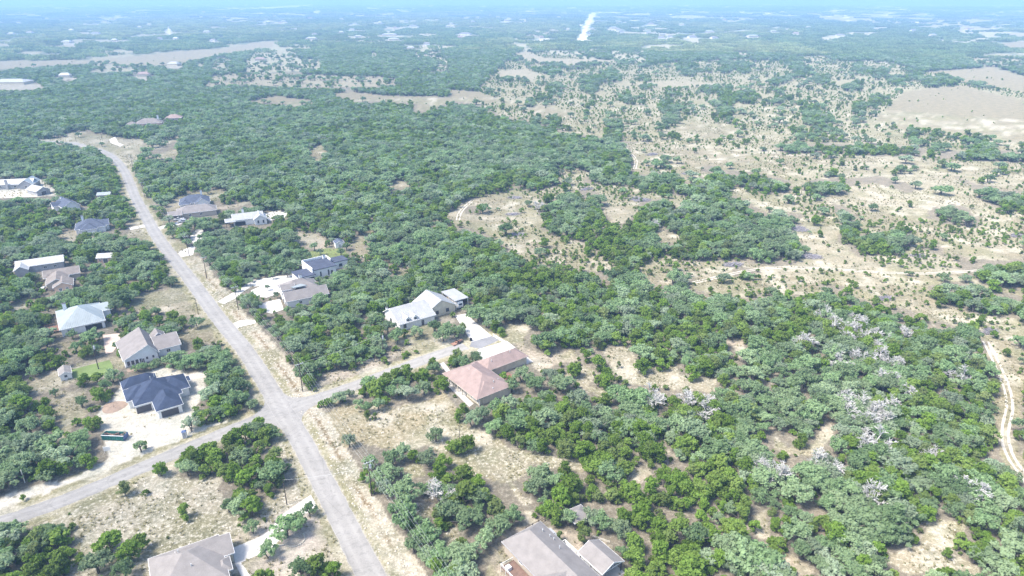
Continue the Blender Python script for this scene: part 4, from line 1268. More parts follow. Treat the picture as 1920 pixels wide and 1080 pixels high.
# --- houses farther up the street
h = House('house', 'brown shingled house with peach walls and a cluttered porch', 'house', (-202.6, 282.4), 30)
h.block(-6.4, 8.0, 5.6, 13.4, 3.0, 5.6, 'gabx', 'tanw', 'brown_sh')
h.block(-5.2, 3.6, -4.2, 7.4, 3.0, 5.4, 'gaby', 'tanw', 'brown_sh')
h.block(-2.4, 5.4, -9.0, 0.0, 2.9, 5.0, 'gaby', 'peach', 'brown_sh')
h.window('f', -8.5, 0.3, 1.2, 1.5, 0.8, 'trim')
h.window('f', -8.5, 2.8, 1.2, 1.5, 0.8, 'trim')
h.part('porch_slab', MB().box(-2.0, 6.5, -12.0, -8.6, 0.0, 0.35), 'concrete')
for x in (-1.6, 1.0, 3.6, 6.2):
    h.post(x, -11.8, 1.5, 0.14, 'fence_w')
h.part('rail', MB().bar((-1.6, -11.8, 1.45), (6.2, -11.8, 1.45), 0.07, 0.07, 4), 'fence_w')
h.foot(-6, 8, -14, -9)

h = House('house', 'long white metal roof of a house almost buried in oak crowns', 'house', (-224.5, 303.0), 28)
h.block(-9.5, 10.0, -2.5, 5.0, 3.2, 5.6, 'gabx', 'greyw', 'metal_white')
h.block(-10.0, -4.0, -6.5, 0.5, 3.0, 5.0, 'gaby', 'greyw', 'metal_white')
h.window('f', -2.0, 2.0, 1.5, 1.3, 1.0)
h.window('f', -2.0, 6.0, 1.5, 1.3, 1.0)
h.foot(-10, 10, -9, -2)

h = House('garden_shed', 'small shed with white metal roof and peach front among trees', 'shed', W2(200, 489), 12)
h.block(-3.4, 3.6, -3.2, 3.2, 2.6, 4.1, 'gabx', 'peach', 'metal_white', ov=0.35)
h.door('f', -2.85, 0.6, 2.0, 2.0, 'door')
h.window('f', -2.85, -1.8, 0.8, 0.8, 1.1)
h.foot(-4, 4, -9, -3)

h = House('house', 'slate blue hip roofed house with white chimney above a sandy drive', 'house', W2(173, 432), 28)
h.block(-7.6, 7.4, -6.0, 7.0, 3.0, 6.8, 'hipx', 'white', 'blue_sh')
h.block(-5.2, 3.2, -8.6, 0.0, 3.0, 5.6, 'hipy', 'white', 'blue_sh')
h.block(1.5, 9.0, -3.0, 4.5, 3.0, 5.5, 'gabx', 'white', 'blue_sh')
h.chimney(-3.5, 3.0, 4.5, 8.2, 1.1)
h.window('f', -8.1, -2.4, 1.5, 1.4, 1.0)
h.door('f', -8.1, 1.0, 2.6, 2.2, 'white', 'garage_door', 3)
h.foot(-9, 9, -14, -5)

h = House('house', 'slate blue gable roofed house with white end wall and shade coloured garage panel', 'house', W2(129, 392), -42)
h.block(-8.6, 7.6, -5.0, 5.0, 3.0, 6.4, 'gabx', 'white', 'blue_sh')
h.block(-6.0, 0.0, -8.0, 0.0, 2.9, 5.2, 'gaby', 'white', 'blue_sh')
h.door('r', 7.1, 1.0, 2.2, 2.2, 'opening_shade', 'garage_shade_panel')  # flat dark panel, garage shade put into its colour
h.window('r', 7.1, -2.4, 1.2, 1.3, 1.0)
h.chimney(-6.5, -1.0, 4.0, 7.0, 1.0)
h.foot(6, 14, -8, 8)

h = House('house', 'long grey stone house with pale metal roof and chimney in a limestone yard', 'house', W2(31, 352), 12)
h.block(-11.0, 12.0, -4.0, 5.0, 3.2, 6.0, 'gabx', 'greyw', 'metal_white')
h.block(4.0, 13.0, -6.4, 7.0, 3.2, 6.4, 'gaby', 'greyw', 'metal_pale')
h.chimney(-3.5, -4.2, 0.0, 6.2, 1.3, 'greyw')
h.window('f', -3.5, -8.0, 1.8, 1.5, 0.9)
h.window('f', -3.5, 1.0, 1.8, 1.5, 0.9)
h.window('f', -5.9, 8.5, 1.8, 1.5, 0.9)
h.foot(-12, 14, -22, -4)

h = House('barn', 'pale metal roofed outbuilding with grey gable wall beside the limestone yard', 'barn', W2(74, 363), -30)
h.block(-6.5, 6.5, -4.6, 4.6, 3.0, 5.4, 'gabx', 'greyw', 'metal_white')
h.door('r', 6.0, 0.0, 3.0, 2.5, 'door', 'garage_door', 4)
h.foot(-8, 9, -14, -4)

h = House('garden_shed', 'small pale roofed shed deep among oaks near the upper road', 'shed', W2(197, 371), 15)
h.block(-3.8, 4.0, -3.0, 3.0, 2.6, 3.9, 'gabx', 'greyw', 'metal_pale', ov=0.3)
h.door('r', 3.7, 0.0, 1.4, 2.0)
h.foot(-4, 5, -12, -3)

h = House('house', 'slate blue hip house with white gable wall in a mown clearing', 'house', W2(368, 385), 25)
h.block(-9.0, 8.5, -5.0, 7.0, 3.0, 6.8, 'hipx', 'white', 'blue_sh')
h.block(-0.5, 8.0, -7.6, 1.0, 3.0, 6.0, 'gaby', 'white', 'blue_sh')
h.block(-9.5, -3.0, -7.0, 0.0, 2.9, 5.0, 'hipx', 'white', 'blue_sh')
h.chimney(4.0, 4.5, 4.5, 8.2, 1.1)
h.window('f', -7.1, 2.2, 1.2, 1.4, 1.0, 'dtrim')
h.window('f', -7.1, 5.4, 1.2, 1.4, 1.0, 'dtrim')
h.foot(-10, 9, -14, -6)

h = House('house', 'taupe hip roofed house with dark brown carport and cars parked in front', 'house', W2(364, 405), 25)
h.block(-9.0, 13.0, -3.5, 8.0, 3.0, 6.2, 'hipx', 'tanw', 'taup_sh')
h.block(-13.5, -6.0, -5.5, 3.0, 2.9, 4.6, 'gabx', 'brownwood', 'taup_sh', walls=False)
for x in (-13.0, -6.6):
    for y in (-5.0, 2.5):
        h.post(x, y, 2.9, 0.25, 'brownwood')
h.part('back_wall', MB().box(-13.0, -6.6, 1.6, 1.8, 0, 2.8), 'brownwood')
h.window('f', -3.0, -2.0, 1.5, 1.3, 1.0)
h.window('f', -3.0, 4.0, 1.5, 1.3, 1.0)
h.foot(-16, 13, -16, -3)

h = House('house', 'white metal roofed house with twin dark windowed gable and dark porch', 'house', W2(468, 418), 25)
h.block(-9.0, 8.0, -3.6, 6.0, 3.4, 6.0, 'gabx', 'white', 'metal_white')
h.block(2.0, 9.5, -6.5, 4.0, 3.2, 5.8, 'gaby', 'white', 'metal_white')
h.block(-13.0, -7.5, -4.5, 3.0, 3.0, 4.2, 'gabx', 'white', 'metal_white', walls=False)
for x in (-12.6, -8.0):
    h.post(x, -4.2, 3.0, 0.25, 'dtrim')
h.door('f', -3.1, -5.0, 5.5, 2.4, 'opening_shade', 'porch_shade_panel')  # porch shade painted as a dark panel on the front wall
h.window('f', -6.0, 4.4, 0.9, 1.7, 0.9, 'dtrim')
h.window('f', -6.0, 7.2, 0.9, 1.7, 0.9, 'dtrim')
h.chimney(-2.5, 4.0, 4.5, 7.6, 1.1)
h.foot(-14, 10, -16, -4)

h = House('house', 'brown hip roofed house in trees above the road bend', 'house', W2(281, 236), 20)
h.block(-12.0, 12.0, -7.0, 8.0, 3.4, 7.6, 'hipx', 'peach', 'brown_sh')
h.block(-20.0, -10.0, -9.0, 0.0, 3.2, 6.0, 'hipx', 'peach', 'brown_sh')
h.chimney(8.0, 5.0, 4.5, 9.6, 1.6)
h.window('f', -6.5, -3.0, 2.0, 1.6, 1.0)
h.window('f', -6.5, 4.0, 2.0, 1.6, 1.0)
h.foot(-22, 14, -16, -6)

h = House('house', 'small pale pink roofed cottage just beyond the brown hip roofed house', 'house', W2(327, 226), 15)
h.block(-8.0, 8.0, -5.0, 6.0, 3.2, 6.4, 'hipx', 'tanw', 'pink_sh')
h.window('f', -4.5, 0.0, 2.0, 1.5, 1.0)
h.foot(-9, 9, -14, -5)

h = House('garden_shed', 'tiny blue grey shed with white wall behind the flat roofed house', 'shed', W2(636, 462), 25)
h.block(-2.4, 2.4, -2.6, 2.6, 2.5, 3.8, 'gaby', 'white', 'blue_sh', ov=0.25)
h.door('f', -2.35, 0.0, 1.1, 1.9, 'greyw')
h.foot(-3, 3, -9, -2)

# --- farmsteads out on the plain
FARLOOK = [('metal_white', 'cream'), ('taup_sh', 'white'), ('pink_sh', 'cream')]
FARTXT = ['far off farm building with bright metal roof in a pale clearing', 'far off house with taupe roof and white walls in a pale clearing', 'far off house with faded red roof in a pale clearing']
for (x, y, w, k) in FAR_OBJ:
    p = W2(x, y)
    d = math.hypot(*p)
    if d > 14000:
        continue
    zz = float(height(*p))
    rt = tag(empty('farm_building' if k == 0 else 'farmhouse', (p[0], p[1], zz - 0.3), radians(_fr.uniform(-12, 25))), FARTXT[k], 'building' if k == 0 else 'house', 'far farmsteads ' + ('with metal roofs', 'with taupe roofs', 'with red roofs')[k])
    L, D, ze, zr = w * 0.4, w * _fr.uniform(0.2, 0.3), 4.2, 7.6
    MB().box(-L + 0.6, L - 0.6, -D + 0.6, D - 0.6, 0, ze + 0.05).build('wall', M[FARLOOK[k][1]], rt)
    MB().add([(-L, -D, ze), (L, -D, ze), (L, D, ze), (-L, D, ze), (-L + D * 0.7, 0, zr), (L - D * 0.7, 0, zr)], [(0, 1, 5, 4), (2, 3, 4, 5), (1, 2, 5), (3, 0, 4), (0, 3, 2, 1)]).build('roof', M[FARLOOK[k][0]], rt)
    RECTS.append((p[0], p[1], 1.0, 0.0, -L - 6, L + 6, -0.03 * d, D + 5))

# ------------------------------------------------------------------ poles, wires and smaller things
def pole(px, py, hgt, label, arm=True, trafo=False, ang=37.0, mat='pole', r=0.17, group=None, pos=None):
    p = pos if pos is not None else W2(px, py)
    rt = tag(empty('utility_pole', (p[0], p[1], 0), radians(ang)), label, 'pole', group)
    MB().bar((0, 0, -0.3), (0, 0, hgt), r, r * 0.68, 8).build('shaft', M[mat], rt)
    if arm:
        c = MB().box(-1.35, 1.35, -0.24, -0.12, hgt - 0.75, hgt - 0.58).build('crossarm', M['steel'], rt)
        for x in (-1.25, -0.55, 0.55, 1.25):
            MB().bar((x, -0.18, hgt - 0.58), (x, -0.18, hgt - 0.30), 0.06, 0.045, 6).build('insulator', M['trim'], c)
    if trafo:
        MB().bar((0.36, -0.1, hgt - 2.6), (0.36, -0.1, hgt - 1.5), 0.3, 0.3, 10).bar((0.36, -0.1, hgt - 1.5), (0.36, -0.1, hgt - 1.35), 0.3, 0.12, 10).build('transformer', M['steel'], rt)
    return p, radians(ang), hgt


line = [pole(0, 0, 11.5, 'power pole at the roadside', pos=2.25 * W2(697, 930) - 1.25 * W2(567.5, 734)),
        pole(697, 930, 11.5, 'dark power pole with crossarm and round transformer over the stony ditch', trafo=True),
        pole(567.5, 734, 11.0, 'dark power pole on the corner of the crossroads and dead end street', trafo=False),
        pole(447, 581, 11.0, 'dark power pole by the concrete drive toward the flat roofed house'),
        pole(388, 522, 11.0, 'dark power pole standing between oaks across from the open field'),
        pole(355, 480, 11.0, 'dark power pole at the pale drive apron on the upper road'),
        pole(323, 444, 11.0, 'dark power pole by the straight drive with parked cars'),
        pole(272, 372, 11.0, 'dark power pole in bright green brush beside the upper road'),
        pole(250, 318, 11.0, 'dark power pole on the cut limestone bank at the road bend')]
pole(719, 672, 10.5, 'dark power pole with transformer beside the dead end street', arm=False, trafo=True)
pole(538, 946, 8.0, 'slim dark pole next to the mouth of the curving white drive', arm=False, r=0.14)
pole(47, 905, 4.2, 'short white post on the bank above the lower street', arm=False, mat='fence_w', r=0.13)
pole(185, 692, 10.5, 'dark power pole with transformer between the gravel forecourt and lawn', arm=False, trafo=True)
pole(862, 832, 6.5, 'thin bare pole at the edge of the yellow lot', arm=False, r=0.09)
pole(372, 590, 7.0, 'thin brown pole beside the road below the open field', arm=False, r=0.11)
pole(143, 266, 9.0, 'thin pole in the tan clearing left of a lone oak at the bend', arm=False, r=0.14)
pole(192, 264, 9.0, 'thin pole in the tan clearing near the winding drive', arm=False, r=0.14)
for k, x in enumerate((-1.25, -0.55, 0.55, 1.25)):
    pts = []
    for (p, a, hh), (q, b, h2) in zip(line[:-1], line[1:]):
        A = np.array([p[0] + x * cos(a) + 0.18 * sin(a), p[1] + x * sin(a) - 0.18 * cos(a), hh - 0.28])
        B = np.array([q[0] + x * cos(b) + 0.18 * sin(b), q[1] + x * sin(b) - 0.18 * cos(b), h2 - 0.28])
        for j in range(10):
            t = j / 10
            v = A * (1 - t) + B * t
            v[2] -= 4 * 0.9 * t * (1 - t)
            pts.append(v)
    pts.append(B)
    tag(MB().path(pts, 0.02, 3).build('power_line', M['wire']), 'thin grey power line strung between the roadside poles', 'cable', 'power lines along the road')
A = np.array([*line[2][0], 10.6])
B = np.array([*W2(719, 672), 10.1])
tag(MB().path([A * (1 - t) + B * t - np.array((0, 0, 4 * 0.8 * t * (1 - t))) for t in np.linspace(0, 1, 12)], 0.025, 3).build('power_line', M['wire']), 'thin power line from the corner pole along the dead end street', 'cable')
A = np.array([*W2(538, 946), 7.8])
B = np.array([*line[1][0], 9.3])
tag(MB().path([A * (1 - t) + B * t - np.array((0, 0, 4 * 0.5 * t * (1 - t))) for t in np.linspace(0, 1, 12)], 0.022, 3).build('power_line', M['wire']), 'thin service wire crossing the main road to the slim pole', 'cable')

# dumpster on the white lot
p = W2(217, 822)
h = House('dumpster', 'long open green roll-off dumpster full of rubbish on the white lot', 'dumpster', p, -4)
h.foot(-4, 4, -3.5, 2)
zt = 1.7
h.part('side_wall', MB().box(-3.3, 3.3, -1.2, -1.1, 0.25, zt), 'green_steel')
h.part('side_wall', MB().box(-3.3, 3.3, 1.1, 1.2, 0.25, zt), 'green_steel')
h.part('end_wall', MB().box(-3.4, -3.3, -1.2, 1.2, 0.25, zt), 'green_steel')
h.part('end_wall', MB().box(3.3, 3.4, -1.2, 1.2, 0.25, zt), 'bluep')
h.part('floor_plate', MB().box(-3.3, 3.3, -1.1, 1.1, 0.2, 0.3), 'green_steel')
for k in range(9):
    x = -3.0 + k * 0.75
    h.part('side_rib', MB().box(x - 0.09, x + 0.09, -1.34, -1.2, 0.25, zt), 'green_steel')
h.part('top_rail', MB().box(-3.45, 3.45, -1.3, -1.05, zt, zt + 0.1), 'steel')
for x in (-2.6, 2.6):
    h.part('wheel', MB().bar((x, -1.0, 0.16), (x, -0.75, 0.16), 0.16, 0.16, 10), 'black')
rub = MB()
for k in range(46):
    x, y, z = _fr.uniform(-3, 3), _fr.uniform(-0.95, 0.95), _fr.uniform(0.6, 1.5)
    a = _fr.uniform(0, pi)
    rub.bar((x - 0.5 * cos(a), y - 0.12, z), (min(3.2, x + 0.5 * cos(a)), y + 0.12, z + _fr.uniform(-.1, .2)), _fr.uniform(.08, .25), _fr.uniform(.06, .2), 4)
h.part('rubbish', rub, 'rust')
# portable toilet and site board
h = House('portable_toilet', 'white portable toilet with dark blue roof at the white lot entrance', 'toilet', W2(347, 820), 20)
h.foot(-1.5, 1.5, -2.5, 1.5)
h.part('cabin', MB().box(-0.6, 0.6, -0.6, 0.6, 0, 2.1), 'white')
h.part('roof', MB().add([(-.68, -.68, 2.1), (.68, -.68, 2.1), (.68, .68, 2.1), (-.68, .68, 2.1), (-.4, -.3, 2.38), (.4, -.3, 2.38), (.4, .3, 2.38), (-.4, .3, 2.38)], [(0, 1, 5, 4), (1, 2, 6, 5), (2, 3, 7, 6), (3, 0, 4, 7), (4, 5, 6, 7), (0, 3, 2, 1)]), 'bluep')
h.part('door', MB().box(-0.42, 0.42, -0.66, -0.6, 0.1, 1.95), 'greyw')
h.part('vent_pipe', MB().bar((0.45, 0.45, 2.1), (0.45, 0.45, 2.7), 0.05, 0.05, 6), 'greyw')
h = House('site_board', 'upright white notice board on two posts at the brush edge', 'sign', W2(202, 849), 20)
h.foot(-1.5, 1.5, -3, 1)
h.part('panel', MB().box(-0.85, 0.85, -0.05, 0.03, 0.7, 2.1), 'white')
for x in (-0.75, 0.75):
    h.post(x, 0.08, 2.2, 0.1, 'fence_w')
# white ranch rail fence
A, B = W2(925, 632), W2(948, 646)
h = House('rail_fence', 'white three rail ranch fence at the end of the dead end street', 'fence', A, math.degrees(math.atan2(B[1] - A[1], B[0] - A[0])))
L = float(np.hypot(*(B - A)))
for k in range(5):
    h.post(L * k / 4, 0, 1.5, 0.18, 'fence_w')
for z in (0.45, 0.9, 1.35):
    h.part('rail', MB().box(-0.1, L + 0.1, -0.13, -0.08, z - 0.09, z + 0.09), 'fence_w')
A, B = W2(684, 682), W2(700, 678)
h = House('pipe_gate', 'small pale pipe gate in the brush by the dead end street', 'gate', A, math.degrees(math.atan2(B[1] - A[1], B[0] - A[0])))
L = float(np.hypot(*(B - A)))
for x in (0, L):
    h.post(x, 0, 1.35, 0.14, 'steel')
for z in (0.35, 0.75, 1.15):
    h.part('bar', MB().bar((0, 0, z), (L, 0, z), 0.05, 0.05, 5), 'steel')
# wire fence along the verge in front of the farmhouse oaks
A, B = W2(792, 648), W2(880, 624)
h = House('wire_fence', 'thin posted wire fence in front of the oaks by the white farmhouse', 'fence', A, math.degrees(math.atan2(B[1] - A[1], B[0] - A[0])))
L = float(np.hypot(*(B - A)))
for k in range(9):
    h.post(L * k / 8, 0, 1.4, 0.1, 'fence_w')
for z in (0.5, 0.9, 1.3):
    h.part('wire', MB().bar((0, 0, z), (L, 0, z), 0.02, 0.02, 3), 'wire')
# split rail fence behind the big grey house
A, B = W2(986, 996), W2(1022, 976)
h = House('rail_fence', 'dark wooden rail fence running from the big grey house into the brush', 'fence', A, math.degrees(math.atan2(B[1] - A[1], B[0] - A[0])))
L = float(np.hypot(*(B - A)))
for k in range(4):
    h.post(L * k / 3, 0, 1.3, 0.16, 'pole')
for z in (0.6, 1.15):
    h.part('rail', MB().bar((0, 0, z), (L, 0, z), 0.07, 0.07, 5), 'pole')


def vehicle(name, label, cat, px, py, ang, paint, L=4.8, Wd=1.85, kind='suv', pos=None, group=None):
    p = pos if pos is not None else W2(px, py)
    rt = tag(empty(name, (p[0], p[1], 0.06), radians(ang)), label, cat, group)
    hx, hy = L / 2, Wd / 2
    prof = {'suv': [(-hx, .55), (-hx, 1.0), (-hx + .25, 1.12), (hx - .15, 1.02), (hx, .9), (hx, .5)],
            'pickup': [(-hx, .6), (-hx, 1.15), (-.3, 1.15), (hx - .2, 1.12), (hx, 1.0), (hx, .55)]}[kind]
    mb = MB()
    n = len(prof)
    mb.add([(x, -hy, z) for x, z in prof] + [(x, hy, z) for x, z in prof],
           [tuple(range(n))[::-1], tuple(range(n, 2 * n))] + [(k, (k + 1) % n, n + (k + 1) % n, n + k) for k in range(n)])
    mb.box(-hx + .1, hx - .1, -hy + .1, hy - .1, .32, .62)
    mb.build('body', M[paint], rt)
    c0, c1, t0, t1 = (-hx + .2, 1.0, -hx + .65, .35) if kind == 'suv' else (-.5, 1.45, -.2, .9)
    zb, zt_ = 1.05, 1.68 if kind == 'suv' else 1.85
    cab = MB().add([(c0, -hy + .06, zb), (c1, -hy + .06, zb), (c1, hy - .06, zb), (c0, hy - .06, zb), (t0, -hy + .25, zt_), (t1, -hy + .25, zt_), (t1, hy - .25, zt_), (t0, hy - .25, zt_)],
                   [(0, 1, 5, 4), (1, 2, 6, 5), (2, 3, 7, 6), (3, 0, 4, 7)]).build('windows', M['glass'], rt)
    MB().box(t0 - .05, t1 + .05, -hy + .2, hy - .2, zt_ - .02, zt_ + .06).build('roof', M[paint], rt)
    for x in (-hx + .85, hx - .9):
        for y in (-hy + .02, hy - .26):
            w = MB().bar((x, y, .34), (x, y + .24, .34), .34, .34, 12).build('wheel', M['black'], rt)
            MB().bar((x, y - .012 if y < 0 else y + .24, .34), (x, y if y < 0 else y + .252, .34), .2, .2, 10).build('rim', M['steel'], w)
    for y in (-hy + .3, hy - .3):
        MB().box(hx - .06, hx + .03, y - .18, y + .18, .72, .88).build('headlight', M['trim'], rt)
    return rt


vehicle('pickup_truck', 'white pickup truck parked before the taupe roofed house', 'truck', 336, 413, 200, 'carwhite', 5.6, 1.95, 'pickup')
vehicle('parked_car', 'silver car parked before the taupe roofed house beside the white truck', 'car', 343, 417, 195, 'cargrey')
vehicle('parked_car', 'white car by the cluttered porch of the peach walled house', 'car', 82, 545, 110, 'carwhite')
# travel trailer under the farmhouse carport
h = House('travel_trailer', 'white travel trailer parked under the farmhouse carport', 'trailer', (-34.8, 251.8), 35)
h.part('body', MB().add([(13.5, -2.2, .6), (16.0, -2.2, .6), (16.0, 5.0, .6), (13.5, 5.0, .6), (13.5, -2.4, 1.6), (16.0, -2.4, 1.6), (13.5, -2.0, 3.3), (16, -2.0, 3.3), (13.5, 4.8, 3.3), (16, 4.8, 3.3)],
                        [(0, 1, 5, 4), (4, 5, 7, 6), (6, 7, 9, 8), (8, 9, 2, 3), (1, 2, 9, 7, 5), (3, 0, 4, 6, 8), (0, 3, 2, 1)]), 'white')
h.part('window', MB().box(14.0, 15.5, -2.42, -2.30, 1.9, 2.6), 'glass')
h.part('bumper', MB().box(13.6, 15.9, -2.5, -2.25, .5, .68), 'black')
for x in (13.45, 15.85):
    h.part('wheel', MB().bar((x, 1.5, .36), (x + .22, 1.5, .36), .36, .36, 12), 'black')
# orange tractor at the verge, bin, mailbox
h = House('garden_tractor', 'small orange tractor with mower deck on the verge of the dead end', 'tractor', W2(861, 643), 40)
h.foot(-3, 3, -4, 2)
h.part('hood', MB().add([(0, -.4, .55), (1.5, -.35, .55), (1.5, .35, .55), (0, .4, .55), (0, -.38, 1.15), (1.45, -.3, 1.0), (1.45, .3, 1.0), (0, .38, 1.15)], [(0, 1, 5, 4), (1, 2, 6, 5), (2, 3, 7, 6), (3, 0, 4, 7), (4, 5, 6, 7), (0, 3, 2, 1)]), 'orange')
h.part('fender', MB().box(-1.3, 0.0, -.75, .75, .75, .9), 'orange')
h.part('mower_deck', MB().box(-3.2, -1.4, -1.0, 1.0, .25, .5), 'orange')
h.part('seat', MB().box(-.85, -.35, -.28, .28, .95, 1.05).box(-.95, -.85, -.28, .28, 1.05, 1.45), 'black')
h.part('steering_wheel', MB().bar((-.1, 0, 1.15), (-.2, 0, 1.45), .04, .04, 5).bar((-.2, 0, 1.44), (-.21, 0, 1.48), .22, .22, 10), 'black')
for x, r_, y in ((-.7, .6, .72), (1.1, .38, .55)):
    for s_ in (-1, 1):
        w = h.part('wheel', MB().bar((x, y * s_ - .14, r_), (x, y * s_ + .14, r_), r_, r_, 14), 'black')
        MB().bar((x, y * s_ - .15, r_), (x, y * s_ + .15, r_), r_ * .5, r_ * .5, 10).build('hub', M['orange'], w)
h = House('trash_bin', 'black wheeled trash bin at the foot of the farmhouse drive', 'bin', W2(883, 639), 35)
h.part('body', MB().add([(-.3, -.3, .08), (.3, -.3, .08), (.3, .3, .08), (-.3, .3, .08), (-.38, -.4, 1.0), (.38, -.4, 1.0), (.38, .4, 1.0), (-.38, .4, 1.0)], [(0, 1, 5, 4), (1, 2, 6, 5), (2, 3, 7, 6), (3, 0, 4, 7), (4, 5, 6, 7), (0, 3, 2, 1)]), 'black')
h.part('lid', MB().add([(-.42, -.45, 1.0), (.42, -.45, 1.0), (.42, .45, 1.08), (-.42, .45, 1.08), (-.38, -.4, 1.07), (.38, -.4, 1.07), (.38, .4, 1.16), (-.38, .4, 1.16)], [(0, 1, 5, 4), (1, 2, 6, 5), (2, 3, 7, 6), (3, 0, 4, 7), (4, 5, 6, 7), (0, 3, 2, 1)]), 'black')
for s_ in (-.3, .3):
    h.part('wheel', MB().bar((s_ - .04, .36, .13), (s_ + .04, .36, .13), .13, .13, 10), 'black')
# curved stone edging under the tree by the drive, and a log
c0 = W2(552, 1012)
h = House('stone_edging', 'curved white stone edging round the tree by the curving drive', 'edging', c0, 0)
for k in range(14):
    t = radians(-110 + k * 12)
    x, y = 2.4 * cos(t), 2.4 * sin(t)
    h.part('stone', MB().add([(x - .24, y - .2, 0), (x + .24, y - .2, 0), (x + .24, y + .2, 0), (x - .24, y + .2, 0), (x - .18, y - .14, .28), (x + .2, y - .15, .25), (x + .17, y + .14, .3), (x - .19, y + .15, .26)], [(0, 1, 5, 4), (1, 2, 6, 5), (2, 3, 7, 6), (3, 0, 4, 7), (4, 5, 6, 7)]), 'rock')
A = W2(524, 1024)
tag(MB().bar((A[0] - 1.0, A[1] + .1, .18), (A[0], A[1], .2), .2, .18, 8).bar((A[0], A[1], .2), (A[0] + 1.1, A[1] + .25, .17), .18, .15, 8).build('log', M['dead']), 'pale fallen log on the raked yard near the stone edging', 'log')
A, B = W2(1112, 1006), W2(1142, 1016)
h = House('stone_border', 'row of pale stones edging the yard behind the grey carport', 'edging', A, math.degrees(math.atan2(B[1] - A[1], B[0] - A[0])))
L = float(np.hypot(*(B - A)))
for k in range(12):
    x = L * k / 11
    w = _fr.uniform(.16, .26)
    h.part('stone', MB().add([(x - w, -.2, 0), (x + w, -.2, 0), (x + w, .2, 0), (x - w, .2, 0), (x - w * .7, -.14, .26), (x + w * .8, -.12, .3), (x + w * .7, .14, .24), (x - w * .8, .15, .28)], [(0, 1, 5, 4), (1, 2, 6, 5), (2, 3, 7, 6), (3, 0, 4, 7), (4, 5, 6, 7)]), 'rock')
h = House('barbecue_grill', 'black kettle barbecue at the foot of a juniper behind the grey house', 'grill', W2(1098, 1026), 0)
h.foot(-1, 1, -2.5, 1)
prof = [(0.05, .55), (.3, .62), (.42, .8), (.42, .86), (.36, 1.02), (.2, 1.12), (.02, 1.15)]
mb = MB()
for (r0_, z0_), (r1_, z1_) in zip(prof[:-1], prof[1:]):
    mb.bar((0, 0, z0_), (0, 0, z1_), r0_, r1_, 14)
h.part('kettle', mb, 'black')
for k in range(3):
    t = 2 * pi * k / 3
    h.part('leg', MB().bar((.2 * cos(t), .2 * sin(t), .62), (.42 * cos(t), .42 * sin(t), 0), .025, .025, 5), 'steel')
h = House('propane_tank', 'long white propane tank on feet behind the big grey house', 'tank', W2(1037, 1004), -54)
h.foot(-2, 2, -2, 2)
mb = MB()
for (x0_, r0_), (x1_, r1_) in zip([(-1.5, .1), (-1.4, .35), (-1.2, .48), (1.2, .48), (1.4, .35)], [(-1.4, .35), (-1.2, .48), (1.2, .48), (1.4, .35), (1.5, .1)]):
    mb.bar((x0_, 0, .8), (x1_, 0, .8), r0_, r1_, 12)
h.part('tank', mb, 'white')
for x in (-.8, .8):
    h.part('foot', MB().box(x - .1, x + .1, -.35, .35, 0, .45), 'steel')
h.part('valve_dome', MB().bar((0, 0, 1.25), (0, 0, 1.45), .18, .14, 10), 'steel')

# ------------------------------------------------------------------ vegetation
def leafmesh(rng, lumps, nleaf, leaf, up=0.25, jit=0.7):
    """leaf clusters spread over the lumps of a crown: returns verts, quads, tone"""
    lc = np.array([l[:3] for l in lumps])
    lr = np.array([l[3:6] for l in lumps])
    wgt = (lr[:, 0] * lr[:, 1])
    wi = rng.choice(len(lumps), nleaf, p=wgt / wgt.sum())
    nrm = rng.normal(size=(nleaf, 3))
    nrm[:, 2] += up
    nrm /= np.linalg.norm(nrm, axis=1)[:, None]
    rad = 1.0 - 0.35 * rng.random(nleaf) ** 2 + rng.normal(0, 0.12, nleaf)
    P = lc[wi] + nrm * lr[wi] * rad[:, None]
    P[:, 2] = np.maximum(P[:, 2], 0.15)
    q = nrm + rng.normal(size=(nleaf, 3)) * jit * 0.6
    q /= np.linalg.norm(q, axis=1)[:, None]
    t = np.cross(q, rng.normal(size=(nleaf, 3)))
    t /= np.linalg.norm(t, axis=1)[:, None] + 1e-9
    b = np.cross(q, t)
    s = leaf * rng.uniform(0.6, 1.35, nleaf)[:, None]
    asp = rng.uniform(0.6, 1.0, nleaf)[:, None]
    V = np.stack([P - t * s, P - b * s * asp, P + t * s, P + b * s * asp], 1).reshape(-1, 3)
    Fq = np.arange(nleaf * 4).reshape(-1, 4)
    lt = rng.random(len(lumps))
    tone = np.clip(0.12 + 0.55 * lt[wi] + 0.38 * rng.random(nleaf), 0, 1)
    return V, Fq, np.repeat(tone, 4).astype(np.float32)


def oak_lumps(rng, R, Hh, n):
    L = []
    for i in range(n):
        t = rng.uniform(0, 2 * pi)
        rr_ = R * math.sqrt(rng.uniform(0.0, 1.0)) * 0.78
        dome = math.sqrt(max(0.0, 1 - (rr_ / R) ** 2))
        z = Hh * (0.26 + 0.56 * dome * rng.uniform(0.45, 1.0))
        s = R * rng.uniform(0.20, 0.36)
        L.append((rr_ * cos(t), rr_ * sin(t), z, s, s, s * 0.9))
    L.append((0.1 * R, 0, Hh * 0.72, R * 0.42, R * 0.42, R * 0.3))
    L.append((-0.2 * R, 0.15 * R, Hh * 0.62, R * 0.36, R * 0.36, R * 0.26))
    return L


def jun_lumps(rng, R, Hh, n):
    L = []
    for i in range(n):
        t = rng.uniform(0, 2 * pi)
        f = rng.random() ** 0.9
        z = Hh * (0.16 + 0.64 * f)
        rr_ = R * math.sqrt(max(0.05, 1.0 - 0.9 * f * f)) * rng.uniform(0.25, 0.75)
        s = R * rng.uniform(0.26, 0.42)
        L.append((rr_ * cos(t), rr_ * sin(t), z, s, s, s * 1.0))
    L.append((0, 0, Hh * 0.82, R * 0.3, R * 0.3, Hh * 0.15))
    return L


